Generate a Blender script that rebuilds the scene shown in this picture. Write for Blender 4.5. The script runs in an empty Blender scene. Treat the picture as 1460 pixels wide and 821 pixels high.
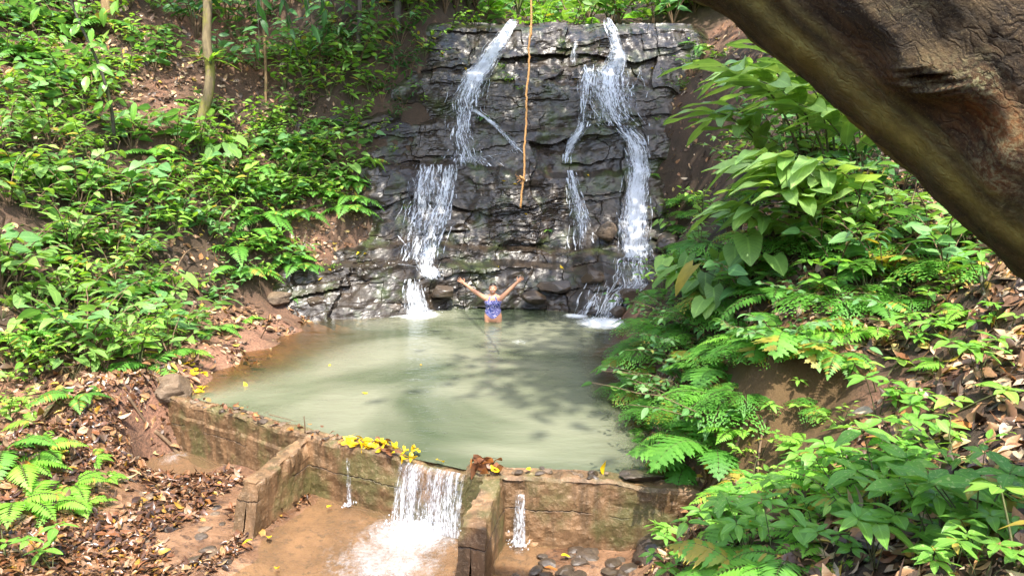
import bpy, bmesh, math, random
import numpy as np
from mathutils import Vector, Matrix

rng = np.random.default_rng(7)
random.seed(7)
scene = bpy.context.scene
COL = scene.collection
R = math.radians

# ------------------------------------------------------------------ camera
F_PX, CX, CY = 1054.0, 730.0, 410.5
CAM = np.array([0.0, 0.0, 3.06])
PITCH = math.atan(0.156)
cp, sp = math.cos(PITCH), math.sin(PITCH)
cam_d = bpy.data.cameras.new('camera')
cam_d.lens = 26.0
cam_d.sensor_width = 36.0
cam_d.clip_end = 500
cam_d.clip_start = 0.05
cam = bpy.data.objects.new('camera', cam_d)
COL.objects.link(cam)
cam.location = CAM
cam.rotation_euler = (math.pi / 2 - PITCH, 0, 0)
scene.camera = cam


def ray(px, py):
    a, b = (px - CX) / F_PX, (CY - py) / F_PX
    return np.array([a, cp + b * sp, -sp + b * cp])


def at(px, py, d):
    """point seen at a pixel of the photograph, d metres ahead"""
    r = ray(px, py)
    return CAM + r * (d / r[1])


def on(px, py, z=0.0):
    """point seen at a pixel of the photograph, at the height z"""
    r = ray(px, py)
    return CAM + r * ((z - CAM[2]) / r[2])


def project(p):
    d = np.asarray(p, float) - CAM
    dep = d[1] * cp - d[2] * sp
    up = d[1] * sp + d[2] * cp
    return CX + F_PX * d[0] / dep, CY - F_PX * up / dep, dep


# ------------------------------------------------------------------ noise
def hsh(ix, iy, seed=0):
    n = (ix.astype(np.int64) * 374761393 + iy.astype(np.int64) * 668265263 + seed * 974634777) & 0xffffffff
    n = ((n ^ (n >> 13)) * 1274126177) & 0xffffffff
    n = ((n ^ (n >> 16)) * 2246822519) & 0xffffffff
    return ((n ^ (n >> 15)) & 0xffffff) / float(0xffffff)


def vnoise(x, y, seed=0):
    x, y = np.asarray(x, float), np.asarray(y, float)
    ix, iy = np.floor(x), np.floor(y)
    fx, fy = x - ix, y - iy
    fx, fy = fx * fx * (3 - 2 * fx), fy * fy * (3 - 2 * fy)
    a, b = hsh(ix, iy, seed), hsh(ix + 1, iy, seed)
    c, d = hsh(ix, iy + 1, seed), hsh(ix + 1, iy + 1, seed)
    return (a + (b - a) * fx) * (1 - fy) + (c + (d - c) * fx) * fy - 0.5


def fbm(x, y, seed=0, oct=4, gain=0.5):
    s, a = 0.0, 1.0
    for k in range(oct):
        s = s + a * vnoise(x * 2 ** k + 17.3 * k, y * 2 ** k - 9.1 * k, seed + k)
        a *= gain
    return s


def smooth(a, b, x):
    t = np.clip((np.asarray(x, float) - a) / (b - a), 0, 1)
    return t * t * (3 - 2 * t)


# ------------------------------------------------------------------ meshes
def make_mesh(name, v, quads=None, tris=None, uv=None, tint=None, smooth_shade=True, attrs=None):
    me = bpy.data.meshes.new(name)
    v = np.asarray(v, np.float32)
    me.vertices.add(len(v))
    me.vertices.foreach_set('co', v.ravel())
    q = np.asarray(quads if quads is not None else np.zeros((0, 4)), np.int32).reshape(-1, 4)
    t = np.asarray(tris if tris is not None else np.zeros((0, 3)), np.int32).reshape(-1, 3)
    li = np.concatenate([q.ravel(), t.ravel()])
    me.loops.add(len(li))
    me.loops.foreach_set('vertex_index', li)
    tot = np.concatenate([np.full(len(q), 4), np.full(len(t), 3)]).astype(np.int32)
    st = (np.cumsum(tot) - tot).astype(np.int32)
    me.polygons.add(len(tot))
    me.polygons.foreach_set('loop_start', st)
    me.polygons.foreach_set('loop_total', tot)
    me.polygons.foreach_set('use_smooth', np.full(len(tot), smooth_shade))
    me.update(calc_edges=True)
    if uv is not None:
        l = me.uv_layers.new(name='UVMap')
        l.data.foreach_set('uv', np.asarray(uv, np.float32)[li].ravel())
    at_ = dict(attrs or {})
    if tint is not None:
        at_['tint'] = tint
    for k, a in at_.items():
        x = me.attributes.new(k, 'FLOAT', 'POINT')
        x.data.foreach_set('value', np.asarray(a, np.float32))
    return me


def link(name, me, mat=None, parent=None):
    o = bpy.data.objects.new(name, me)
    COL.objects.link(o)
    if mat is not None and me is not None and not me.materials:
        me.materials.append(mat)
    if parent is not None:
        o.parent = parent
    return o


def tag(o, label=None, cat=None, group=None, kind=None):
    if label: o['label'] = label
    if cat: o['category'] = cat
    if group: o['group'] = group
    if kind: o['kind'] = kind
    return o


def thing(name, loc=(0, 0, 0), rotz=0.0):
    o = bpy.data.objects.new(name, None)
    o.empty_display_size = 0.1
    COL.objects.link(o)
    o.location = loc
    o.rotation_euler = (0, 0, rotz)
    return o


def grid_quads(nu, nv):
    i = np.arange((nu) * (nv)).reshape(nv, nu)
    return np.stack([i[:-1, :-1], i[:-1, 1:], i[1:, 1:], i[1:, :-1]], -1).reshape(-1, 4)


def unit(v):
    v = np.asarray(v, float)
    return v / (np.linalg.norm(v, axis=-1, keepdims=True) + 1e-9)


class Tubes:
    """several tapered tubes gathered into one mesh"""
    def __init__(self):
        self.v, self.q, self.uv, self.n = [], [], [], 0

    def add(self, pts, rad, sides=6, rough=0.0, seed=0):
        pts = np.asarray(pts, float)
        m = len(pts)
        rad = np.broadcast_to(np.asarray(rad, float), (m,))
        tg = unit(np.gradient(pts, axis=0))
        ref = np.array([0.0, 0, 1]) if abs(tg[0][2]) < 0.9 else np.array([1.0, 0, 0])
        vs = []
        ang = np.linspace(0, 2 * np.pi, sides, endpoint=False)
        n0 = unit(np.cross(tg[0], ref))
        ln = 0.0
        for i in range(m):
            n0 = unit(n0 - tg[i] * np.dot(n0, tg[i]))
            b = np.cross(tg[i], n0)
            if i: ln += np.linalg.norm(pts[i] - pts[i - 1])
            r = np.full(sides, rad[i])
            if rough:
                r = r * (1 + rough * fbm(ang / 1.05 * 1.0 + 3 * np.cos(ang), np.full(sides, ln / max(rad[0], .01) * .8), seed, 3))
            vs.append(pts[i] + np.outer(np.cos(ang) * r, n0) + np.outer(np.sin(ang) * r, b))
            self.uv.append(np.stack([ang / (2 * np.pi), np.full(sides, ln)], -1))
        v = np.concatenate(vs)
        k = np.arange(sides)
        for i in range(m - 1):
            a = i * sides + k
            b_ = i * sides + (k + 1) % sides
            self.q.append(np.stack([a, b_, b_ + sides, a + sides], -1) + self.n)
        # end caps as fans of quads
        for base, flip in ((0, True), ((m - 1) * sides, False)):
            c = len(v)
            v = np.concatenate([v, pts[0 if flip else -1][None]])
            self.uv.append(np.array([[0.5, 0.0]]))
            for j in range(0, sides - 1, 2):
                f = [base + j, base + j + 1, base + (j + 2) % sides, c]
                self.q.append(np.array([f[::-1] if flip else f]) + self.n)
        self.v.append(v)
        self.n += len(v)
        return self

    def mesh(self, name):
        return make_mesh(name, np.concatenate(self.v), np.concatenate(self.q), uv=np.concatenate(self.uv))


def catmull(p, n=8):
    p = np.asarray(p, float)
    P = np.concatenate([[2 * p[0] - p[1]], p, [2 * p[-1] - p[-2]]])
    out = []
    for i in range(1, len(P) - 2):
        for t in np.linspace(0, 1, n, endpoint=False):
            a, b, c, d = P[i - 1], P[i], P[i + 1], P[i + 2]
            out.append(.5 * (2 * b + (c - a) * t + (2 * a - 5 * b + 4 * c - d) * t * t + (-a + 3 * b - 3 * c + d) * t ** 3))
    out.append(P[-2])
    return np.array(out)


# ------------------------------------------------------------------ leaves
def leaf_template(kind='ellip', n=5, fold=0.22, droop=0.25, width=0.42, wave=0.0, cross=1):
    t = np.linspace(0, 1, n + 1)
    if kind == 'ellip':
        w = np.sin(np.pi * np.clip(t, 0, 1) ** 0.8) ** 0.85
    elif kind == 'ovate':
        w = np.sin(np.pi * t ** 0.62) ** 0.9
    elif kind == 'lance':
        w = np.sin(np.pi * t ** 0.75) ** 0.75
    elif kind == 'paddle':
        w = np.clip(np.sin(np.pi * t ** 0.85), 0, 1) ** 0.5
    elif kind == 'heart':
        w = np.clip(1 - t, 0, 1) ** 0.62 * (0.82 + 0.5 * t)
        w[0] = 0.55
    elif kind == 'tooth':
        w = np.sin(np.pi * (0.08 + 0.92 * t) ** 0.6) ** 0.8
        w = w * np.where(np.arange(n + 1) % 2 == 0, 0.62, 1.08)
    w = np.maximum(w, 0.03) * width / 2 / (w.max() + 1e-6)
    V, UV = [], []
    cols = np.linspace(-1, 1, 2 * cross + 1)
    for i, tt in enumerate(t):
        for c in cols:
            x = c * w[i]
            y = tt
            if kind == 'heart':
                y = tt - 0.24 * (1 - tt) * abs(c) ** 1.5
            if kind == 'tooth':
                y = tt + (0.06 * abs(c) if i % 2 else 0)
            z = fold * abs(x) - droop * tt * tt + wave * math.sin(tt * 11 + c * 2.0) * abs(c) * width * 0.3
            V.append((x, y, z))
            UV.append((0.5 + 0.5 * c, tt))
    return np.array(V), grid_quads(2 * cross + 1, n + 1), np.array(UV)


class Foliage:
    def __init__(self):
        self.v, self.q, self.uv, self.t, self.n = [], [], [], [], 0

    def add(self, tpl, pos, fwd, up, ln, wd=None, tint=None):
        V, Q, UV = tpl
        pos = np.atleast_2d(np.asarray(pos, float))
        m = len(pos)
        f = unit(np.broadcast_to(np.asarray(fwd, float), (m, 3)))
        u = np.broadcast_to(np.asarray(up, float), (m, 3))
        s = np.cross(f, u)
        bad = np.linalg.norm(s, axis=1) < 1e-3
        s[bad] = np.cross(f[bad], np.array([1.0, 0.2, 0]))
        s = unit(s)
        nn = np.cross(s, f)
        ln = np.broadcast_to(np.asarray(ln, float), (m,))
        wd = ln if wd is None else np.broadcast_to(np.asarray(wd, float), (m,))
        P = (pos[:, None] + V[None, :, 0:1] * (s * wd[:, None])[:, None]
             + V[None, :, 1:2] * (f * ln[:, None])[:, None] + V[None, :, 2:3] * (nn * ln[:, None])[:, None])
        k = len(V)
        self.v.append(P.reshape(-1, 3))
        self.q.append((Q[None] + (np.arange(m) * k)[:, None, None]).reshape(-1, 4) + self.n)
        self.uv.append(np.tile(UV, (m, 1)))
        tt = rng.random(m) if tint is None else np.broadcast_to(np.asarray(tint, float), (m,))
        self.t.append(np.repeat(tt, k))
        self.n += m * k
        return self

    def mesh(self, name):
        return make_mesh(name, np.concatenate(self.v), np.concatenate(self.q), uv=np.concatenate(self.uv), tint=np.concatenate(self.t))
# ------------------------------------------------------------------ materials
class NT:
    def __init__(self, name):
        self.m = bpy.data.materials.new(name)
        self.m.use_nodes = True
        self.t = self.m.node_tree
        self.t.nodes.clear()
        self.out = self.n('ShaderNodeOutputMaterial')

    def n(self, typ, **kw):
        nd = self.t.nodes.new(typ)
        for k, v in kw.items():
            if k.startswith('i_'):
                key = k[2:]
                key = int(key) if key.isdigit() else key.replace('_', ' ')
                self.put(nd.inputs[key], v)
            else:
                setattr(nd, k, v)
        return nd

    def put(self, sock, v):
        if hasattr(v, 'node') or hasattr(v, 'links'):
            self.t.links.new(v, sock)
        elif isinstance(v, (tuple, list)) and sock.type == 'RGBA' and len(v) == 3:
            sock.default_value = (*v, 1)
        else:
            sock.default_value = v

    def noise(self, vec=None, scale=5.0, detail=4.0, rough=0.55, dist=0.0):
        nd = self.n('ShaderNodeTexNoise')
        nd.inputs['Scale'].default_value = scale
        nd.inputs['Detail'].default_value = detail
        nd.inputs['Roughness'].default_value = rough
        nd.inputs['Distortion'].default_value = dist
        if vec is not None: self.t.links.new(vec, nd.inputs['Vector'])
        return nd.outputs[0]

    def voro(self, vec=None, scale=5.0, feature='F1', out='Distance'):
        nd = self.n('ShaderNodeTexVoronoi', feature=feature)
        nd.inputs['Scale'].default_value = scale
        if vec is not None: self.t.links.new(vec, nd.inputs['Vector'])
        return nd.outputs[out]

    def ramp(self, fac, stops, interp='LINEAR'):
        nd = self.n('ShaderNodeValToRGB')
        cr = nd.color_ramp
        cr.interpolation = interp
        while len(cr.elements) > 1: cr.elements.remove(cr.elements[-1])
        cr.elements[0].position = stops[0][0]
        c = stops[0][1]
        cr.elements[0].color = (*c, 1) if isinstance(c, tuple) else (c, c, c, 1)
        for p, c in stops[1:]:
            e = cr.elements.new(p)
            e.color = (*c, 1) if isinstance(c, tuple) else (c, c, c, 1)
        self.t.links.new(fac, nd.inputs[0])
        return nd.outputs[0]

    def mix(self, fac, a, b, mode='MIX'):
        nd = self.n('ShaderNodeMix', data_type='RGBA', blend_type=mode)
        self.put(nd.inputs[0], fac)
        self.put(nd.inputs[6], a)
        self.put(nd.inputs[7], b)
        return nd.outputs[2]

    def math(self, op, a, b=0.0, clamp=False):
        nd = self.n('ShaderNodeMath', operation=op, use_clamp=clamp)
        self.put(nd.inputs[0], a)
        self.put(nd.inputs[1], b)
        return nd.outputs[0]

    def attr(self, name):
        return self.n('ShaderNodeAttribute', attribute_name=name).outputs['Fac']

    def mapping(self, vec, scale=(1, 1, 1), rot=(0, 0, 0)):
        nd = self.n('ShaderNodeMapping')
        nd.inputs['Scale'].default_value = scale
        nd.inputs['Rotation'].default_value = rot
        self.t.links.new(vec, nd.inputs['Vector'])
        return nd.outputs[0]

    def obj(self):
        return self.n('ShaderNodeTexCoord').outputs['Object']

    def uv(self):
        return self.n('ShaderNodeTexCoord').outputs['UV']

    def pos(self):
        return self.n('ShaderNodeNewGeometry').outputs['Position']

    def bump(self, h, strength=0.5, dist=0.02):
        nd = self.n('ShaderNodeBump')
        nd.inputs['Strength'].default_value = strength
        nd.inputs['Distance'].default_value = dist
        self.t.links.new(h, nd.inputs['Height'])
        return nd.outputs[0]

    def bsdf(self, col, rough=0.6, spec=0.5, normal=None, **kw):
        nd = self.n('ShaderNodeBsdfPrincipled')
        self.put(nd.inputs['Base Color'], col)
        self.put(nd.inputs['Roughness'], rough)
        self.put(nd.inputs['Specular IOR Level'], spec)
        if normal is not None: self.t.links.new(normal, nd.inputs['Normal'])
        for k, v in kw.items(): self.put(nd.inputs[k.replace('_', ' ')], v)
        return nd.outputs[0]

    def mixs(self, fac, a, b):
        nd = self.n('ShaderNodeMixShader')
        self.put(nd.inputs[0], fac)
        self.t.links.new(a, nd.inputs[1])
        self.t.links.new(b, nd.inputs[2])
        return nd.outputs[0]

    def done(self, sh):
        self.t.links.new(sh, self.out.inputs['Surface'])
        return self.m


def leaf_mat(name, dark, light, trans=0.38, rough=0.48, vein=0.35, spot=None, tmul=1.5):
    t = NT(name)
    tint = t.attr('tint')
    rnd = t.n('ShaderNodeObjectInfo').outputs['Random']
    f = t.math('ADD', t.math('MULTIPLY', tint, 0.7), t.math('MULTIPLY', rnd, 0.4), True)
    col = t.mix(f, dark, light)
    sep = t.n('ShaderNodeSeparateXYZ')
    t.t.links.new(t.uv(), sep.inputs[0])
    du = t.math('ABSOLUTE', t.math('SUBTRACT', sep.outputs[0], 0.5))
    rib = t.math('SUBTRACT', 1.0, t.math('MULTIPLY', du, 14.0), True)
    ph = t.math('SUBTRACT', t.math('MULTIPLY', sep.outputs[1], 58.0), t.math('MULTIPLY', du, 40.0))
    side = t.math('POWER', t.math('MAXIMUM', t.math('SINE', ph), 0.0), 6.0)
    vv = t.math('MULTIPLY', t.math('MAXIMUM', rib, t.math('MULTIPLY', side, 0.45)), vein)
    col = t.mix(vv, col, tuple(min(1, c * 1.9 + 0.02) for c in light))
    col = t.mix(t.ramp(tint, [(0.965, 0.0), (0.975, 0.9)]), col, (0.42, 0.30, 0.05))
    blot = t.noise(t.pos(), 9.0, 3)
    col = t.mix(t.ramp(blot, [(0.35, 0.0), (0.75, 0.35)]), col, tuple(c * 0.72 for c in dark))
    if spot:
        sp_ = t.ramp(t.noise(t.pos(), 55.0, 2), [(0.6, 0.0), (0.66, 0.8)])
        col = t.mix(sp_, col, spot)
    nrm = t.bump(t.math('MULTIPLY', side, -1.0), 0.25, 0.004)
    b = t.bsdf(col, rough, 0.5, nrm)
    tr = t.n('ShaderNodeBsdfTranslucent')
    tc = t.mix(1.0, col, (tmul * 1.05, tmul, tmul * 0.45), 'MULTIPLY')
    t.t.links.new(tc, tr.inputs[0])
    return t.done(t.mixs(trans, b, tr.outputs[0]))


def simple_bark(name, c1, c2, moss=None, scale=14.0, mossamt=0.5):
    t = NT(name)
    p = t.obj()
    n1 = t.noise(t.mapping(p, (1, 1, 0.25)), scale, 6, 0.65)
    col = t.mix(t.ramp(n1, [(0.32, 0.0), (0.68, 1.0)]), c1, c2)
    if moss:
        n2 = t.noise(p, 3.2, 5, 0.6)
        col = t.mix(t.ramp(n2, [(0.62 - mossamt * 0.3, 0.0), (0.75 - mossamt * 0.3, 0.9)]), col, moss)
    nrm = t.bump(n1, 0.7, 0.03)
    return t.done(t.bsdf(col, 0.85, 0.2, nrm))


M = {}
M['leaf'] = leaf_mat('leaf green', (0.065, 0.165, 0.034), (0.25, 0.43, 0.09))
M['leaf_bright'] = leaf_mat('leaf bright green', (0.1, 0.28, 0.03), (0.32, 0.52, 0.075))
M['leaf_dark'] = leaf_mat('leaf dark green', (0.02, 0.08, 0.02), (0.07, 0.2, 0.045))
M['leaf_glossy'] = leaf_mat('leaf glossy', (0.09, 0.25, 0.03), (0.22, 0.44, 0.07), rough=0.28)
M['leaf_spot'] = leaf_mat('leaf spotted', (0.10, 0.29, 0.035), (0.24, 0.47, 0.07), spot=(0.38, 0.5, 0.16), vein=0.25)
M['leaf_paddle'] = leaf_mat('leaf paddle', (0.14, 0.28, 0.07), (0.30, 0.44, 0.13), vein=0.3, rough=0.4)
M['leaf_blue'] = leaf_mat('leaf bluish', (0.07, 0.20, 0.06), (0.19, 0.37, 0.11))
M['fern'] = leaf_mat('fern green', (0.06, 0.21, 0.025), (0.18, 0.42, 0.055), trans=0.4, vein=0.15)
M['fern_bright'] = leaf_mat('fern bright', (0.13, 0.36, 0.03), (0.28, 0.54, 0.06), trans=0.4, vein=0.15)
M['stem'] = simple_bark('stem green brown', (0.05, 0.07, 0.025), (0.12, 0.12, 0.05))
M['twig'] = simple_bark('twig brown', (0.08, 0.05, 0.03), (0.22, 0.15, 0.09))
M['bark_moss'] = simple_bark('mossy bark', (0.13, 0.10, 0.06), (0.26, 0.20, 0.11), (0.21, 0.20, 0.035), mossamt=0.45)
M['bark_tan'] = simple_bark('tan bark', (0.16, 0.10, 0.05), (0.34, 0.23, 0.12))
M['bark_grey'] = simple_bark('grey bark', (0.05, 0.045, 0.035), (0.13, 0.11, 0.09), (0.08, 0.10, 0.03), mossamt=0.3)


def litter_mat(name='fallen leaves', k=1.0, rough=0.5):
    t = NT(name)
    tint = t.attr('tint')
    col = t.ramp(tint, [(0.0, (0.035, 0.022, 0.013)), (0.25, (0.09, 0.05, 0.027)), (0.45, (0.19, 0.10, 0.05)), (0.62, (0.32, 0.15, 0.06)), (0.78, (0.42, 0.26, 0.13)), (0.9, (0.46, 0.36, 0.25)), (0.985, (0.55, 0.36, 0.05))])
    n = t.noise(t.pos(), 30.0, 4)
    col = t.mix(t.ramp(n, [(0.4, 0.0), (0.75, 0.55)]), col, (0.06, 0.035, 0.02))
    if k < 1: col = t.mix(1.0, col, (k * 1.1, k * .92, k * .85), 'MULTIPLY')
    b = t.bsdf(col, rough, 0.5, t.bump(n, 0.3, 0.01))
    return t.done(b)


M['litter'] = litter_mat()
M['litter_wet'] = litter_mat('wet fallen leaves', 0.55, 0.28)


def flat_leaf(name, c, c2, rough=0.45):
    t = NT(name)
    n = t.noise(t.pos(), 18.0, 4)
    col = t.mix(t.ramp(n, [(0.4, 0.0), (0.7, 1.0)]), c, c2)
    tr = t.n('ShaderNodeBsdfTranslucent')
    t.t.links.new(col, tr.inputs[0])
    return t.done(t.mixs(0.25, t.bsdf(col, rough, 0.4), tr.outputs[0]))


M['leaf_yellow'] = flat_leaf('yellow fallen leaf', (0.72, 0.52, 0.015), (0.66, 0.40, 0.012))
M['leaf_orange'] = flat_leaf('orange fallen leaf', (0.50, 0.19, 0.045), (0.38, 0.17, 0.06))
M['leaf_brown'] = flat_leaf('brown fallen leaf', (0.22, 0.09, 0.04), (0.12, 0.06, 0.03))


def soil_mat():
    t = NT('red brown soil')
    p = t.pos()
    big = t.noise(p, 0.55, 4, 0.6)
    mid = t.noise(p, 3.0, 6, 0.65)
    fine = t.noise(p, 28.0, 6, 0.7)
    col = t.mix(t.ramp(mid, [(0.3, 0.0), (0.7, 1.0)]), (0.085, 0.045, 0.027), (0.22, 0.12, 0.07))
    col = t.mix(t.ramp(big, [(0.46, 0.0), (0.62, 0.8)]), col, (0.34, 0.165, 0.10))
    col = t.mix(t.ramp(fine, [(0.42, 0.0), (0.62, 0.75)]), col, (0.045, 0.028, 0.02))
    # greener and darker humus where the attribute says the bank is overgrown
    col = t.mix(t.math('MULTIPLY', t.attr('humus'), 0.85), col, t.mix(mid, (0.02, 0.016, 0.010), (0.06, 0.042, 0.024)))
    # ochre earth of the raw face by the dam, pale wet sand of the stream bed
    col = t.mix(t.attr('ochre'), col, t.mix(mid, (0.07, 0.04, 0.016), (0.13, 0.08, 0.032)))
    col = t.mix(t.attr('sand'), col, t.mix(t.ramp(t.noise(p, 11.0, 5, 0.7), [(0.52, 0.0), (0.64, 0.8)]), t.mix(t.ramp(mid, [(0.35, 0.0), (0.65, 1.0)]), (0.10, 0.05, 0.026), (0.29, 0.165, 0.092)), (0.045, 0.03, 0.024)))
    h = t.math('ADD', t.math('MULTIPLY', mid, 0.6), t.math('MULTIPLY', fine, 0.5))
    rough = t.math('SUBTRACT', 0.85, t.math('MULTIPLY', t.attr('sand'), 0.62))
    return t.done(t.bsdf(col, rough, 0.35, t.bump(h, 0.8, 0.06)))


M['soil'] = soil_mat()


def rock_mat(name, tone=1.0, wet=True, moss=0.0):
    t = NT(name)
    p = t.pos()
    st = t.noise(t.mapping(p, (1.0, 1.0, 4.5), (0, R(6), 0)), 2.6, 8, 0.65)
    big = t.noise(p, 0.7, 4, 0.6)
    fine = t.noise(t.mapping(p, (1, 1, 3.0)), 17.0, 7, 0.7)
    c = lambda a: tuple(x * tone * k for x, k in zip(a, (1.12, 1.0, .84)))
    col = t.mix(t.ramp(st, [(0.32, 0.0), (0.66, 1.0)]), c((0.05, 0.04, 0.031)), c((0.15, 0.122, 0.1)))
    col = t.mix(t.ramp(big, [(0.44, 0.0), (0.62, 0.8)]), col, t.mix(st, c((0.085, 0.058, 0.035)), c((0.19, 0.135, 0.085))))
    col = t.mix(t.ramp(fine, [(0.52, 0.0), (0.68, 0.85)]), col, c((0.24, 0.20, 0.165)))
    col = t.mix(t.ramp(fine, [(0.30, 0.8), (0.42, 0.0)]), col, c((0.012, 0.011, 0.01)))
    if moss:
        mm = t.noise(p, 1.6, 5, 0.65)
        col = t.mix(t.ramp(mm, [(0.60 - moss * .2, 0.0), (0.72 - moss * .1, 0.75)]), col, (0.05, 0.07, 0.018))
    nv = t.n('ShaderNodeTexNoise'); nv.inputs['Scale'].default_value = 1.7; nv.inputs['Detail'].default_value = 5
    t.t.links.new(p, nv.inputs['Vector'])
    sv = t.n('ShaderNodeVectorMath', operation='SCALE', i_Scale=0.9); t.t.links.new(nv.outputs[1], sv.inputs[0])
    av = t.n('ShaderNodeVectorMath', operation='ADD'); t.t.links.new(p, av.inputs[0]); t.t.links.new(sv.outputs[0], av.inputs[1])
    cr = t.voro(t.mapping(av.outputs[0], (1.0, 1.0, 2.2), (0, R(10), 0)), 1.5, 'DISTANCE_TO_EDGE')
    crk = t.ramp(cr, [(0.0, 1.0), (0.035, 0.0)])
    col = t.mix(t.math('MULTIPLY', crk, 0.12), col, (0.008, 0.007, 0.006))
    fine = t.math('SUBTRACT', fine, t.math('MULTIPLY', crk, 0.08))
    rough = t.ramp(t.noise(p, 1.3, 3), [(0.38, 0.25 if wet else 0.6), (0.66, 0.6 if wet else 0.85)])
    h = t.math('ADD', st, t.math('MULTIPLY', fine, 0.7))
    return t.done(t.bsdf(col, rough, 0.42 if wet else 0.3, t.bump(h, 0.35, 0.05), Coat_Weight=0.4 if wet else 0.0, Coat_Roughness=0.3))


M['rock'] = rock_mat('wet slate rock', 0.21, True, 0.45)
M['boulder'] = rock_mat('dark wet stone', 0.42)
M['stone'] = rock_mat('grey brown stone', 1.0, False)


def concrete_mat():
    t = NT('stained concrete')
    p = t.pos()
    big = t.noise(p, 1.4, 5, 0.6)
    streak = t.noise(t.mapping(p, (5.0, 5.0, 0.55)), 1.6, 5, 0.6)
    fine = t.noise(p, 24.0, 6, 0.7)
    col = t.mix(t.ramp(big, [(0.36, 0.0), (0.66, 1.0)]), (0.10, 0.054, 0.023), (0.27, 0.16, 0.08))
    col = t.mix(t.ramp(streak, [(0.44, 0.0), (0.58, 0.8)]), col, (0.075, 0.047, 0.022))
    col = t.mix(t.ramp(t.noise(p, 2.3, 4), [(0.48, 0.0), (0.62, 0.75)]), col, (0.095, 0.095, 0.032))
    col = t.mix(t.ramp(fine, [(0.54, 0.0), (0.70, 0.6)]), col, (0.36, 0.25, 0.15))
    # cold joints between the pours: thin wandering dark lines
    sep = t.n('ShaderNodeSeparateXYZ')
    t.t.links.new(p, sep.inputs[0])
    z = t.math('ADD', sep.outputs[2], t.math('MULTIPLY', t.noise(p, 2.2, 6, 0.7), 0.16))
    ln = t.math('ABSOLUTE', t.math('SUBTRACT', t.math('FRACT', t.math('MULTIPLY', z, 2.6)), 0.5))
    joint = t.ramp(ln, [(0.0, 1.0), (0.022, 0.0)])
    gate = t.ramp(t.noise(p, 1.1, 2), [(0.44, 0.0), (0.52, 1.0)])
    jj = t.math('MULTIPLY', joint, gate)
    col = t.mix(t.math('MULTIPLY', jj, 0.8), col, (0.025, 0.016, 0.01))
    # wet tide mark near the foot
    foot = t.ramp(t.math('ADD', sep.outputs[2], t.math('MULTIPLY', big, 0.3)), [(-0.0, 0.0), (0.01, 0.0)])
    h = t.math('SUBTRACT', t.math('ADD', t.math('MULTIPLY', fine, 0.5), t.math('MULTIPLY', big, 0.7)), t.math('MULTIPLY', jj, 1.2))
    return t.done(t.bsdf(col, 0.5, 0.45, t.bump(h, 0.9, 0.035)))


M['concrete'] = concrete_mat()


def pool_mat():
    t = NT('murky pool water')
    p = t.pos()
    turb = t.attr('turb')
    n = t.noise(p, 0.33, 3, 0.5, 0.8)
    col = t.mix(t.ramp(n, [(0.38, 0.0), (0.62, 1.0)]), (0.066, 0.084, 0.046), (0.20, 0.205, 0.14))
    dif = t.n('ShaderNodeBsdfDiffuse')
    t.t.links.new(col, dif.inputs[0])
    tr = t.n('ShaderNodeBsdfTransparent', i_0=(0.85, 0.72, 0.5, 1))
    body = t.mixs(turb, tr.outputs[0], dif.outputs[0])
    m1 = t.noise(t.mapping(p, (1.0, 2.2, 1)), 2.2, 3, 0.5, 0.3)
    m2 = t.noise(t.mapping(p, (1.0, 1.9, 1)), 9.0, 2)
    nrm = t.bump(t.math('ADD', m1, t.math('MULTIPLY', m2, 0.35)), 0.3, 0.06)
    gl = t.n('ShaderNodeBsdfGlossy', i_Roughness=0.05)
    t.t.links.new(nrm, gl.inputs['Normal'])
    fr = t.n('ShaderNodeFresnel', i_IOR=1.33)
    t.t.links.new(nrm, fr.inputs['Normal'])
    w = t.mixs(fr.outputs[0], body, gl.outputs[0])
    fo = t.math('ADD', t.math('MULTIPLY', t.attr('foam'), .75), t.math('MULTIPLY', t.noise(p, 16.0, 5, .7), .6))
    fo = t.ramp(fo, [(0.52, 0.0), (0.9, 0.85)])
    wd = t.n('ShaderNodeBsdfDiffuse', i_Color=(.8, .83, .85, 1))
    return t.done(t.mixs(fo, w, wd.outputs[0]))


M['pool'] = pool_mat()


def stream_mat():
    t = NT('shallow stream water')
    p = t.pos()
    foam = t.attr('foam')
    n = t.noise(t.mapping(p, (1.6, 1.0, 1), (0, 0, R(24))), 4.5, 6, 0.7, 0.8)
    n2 = t.noise(p, 26.0, 4, 0.7)
    f = t.math('ADD', t.math('MULTIPLY', foam, 1.05), t.math('ADD', t.math('MULTIPLY', n, 0.75), t.math('MULTIPLY', n2, 0.55)))
    f = t.ramp(t.math('MULTIPLY', f, 0.5), [(0.50, 0.0), (0.90, 0.8)])
    tr = t.n('ShaderNodeBsdfTransparent', i_0=(0.93, 0.88, 0.78, 1))
    nrm = t.bump(t.math('ADD', n, t.math('MULTIPLY', n2, 0.35)), 0.55, 0.05)
    gl = t.n('ShaderNodeBsdfGlossy', i_Roughness=0.09)
    t.t.links.new(nrm, gl.inputs['Normal'])
    fr = t.n('ShaderNodeFresnel', i_IOR=1.33)
    t.t.links.new(nrm, fr.inputs['Normal'])
    w = t.mixs(fr.outputs[0], tr.outputs[0], gl.outputs[0])
    milk = t.n('ShaderNodeBsdfDiffuse', i_Color=(0.34, 0.22, 0.12, 1))
    w = t.mixs(0.22, w, milk.outputs[0])
    white = t.bsdf((0.6, 0.63, 0.66), 0.4, 0.5, nrm)
    return t.done(t.mixs(f, w, white))


M['stream'] = stream_mat()


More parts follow.
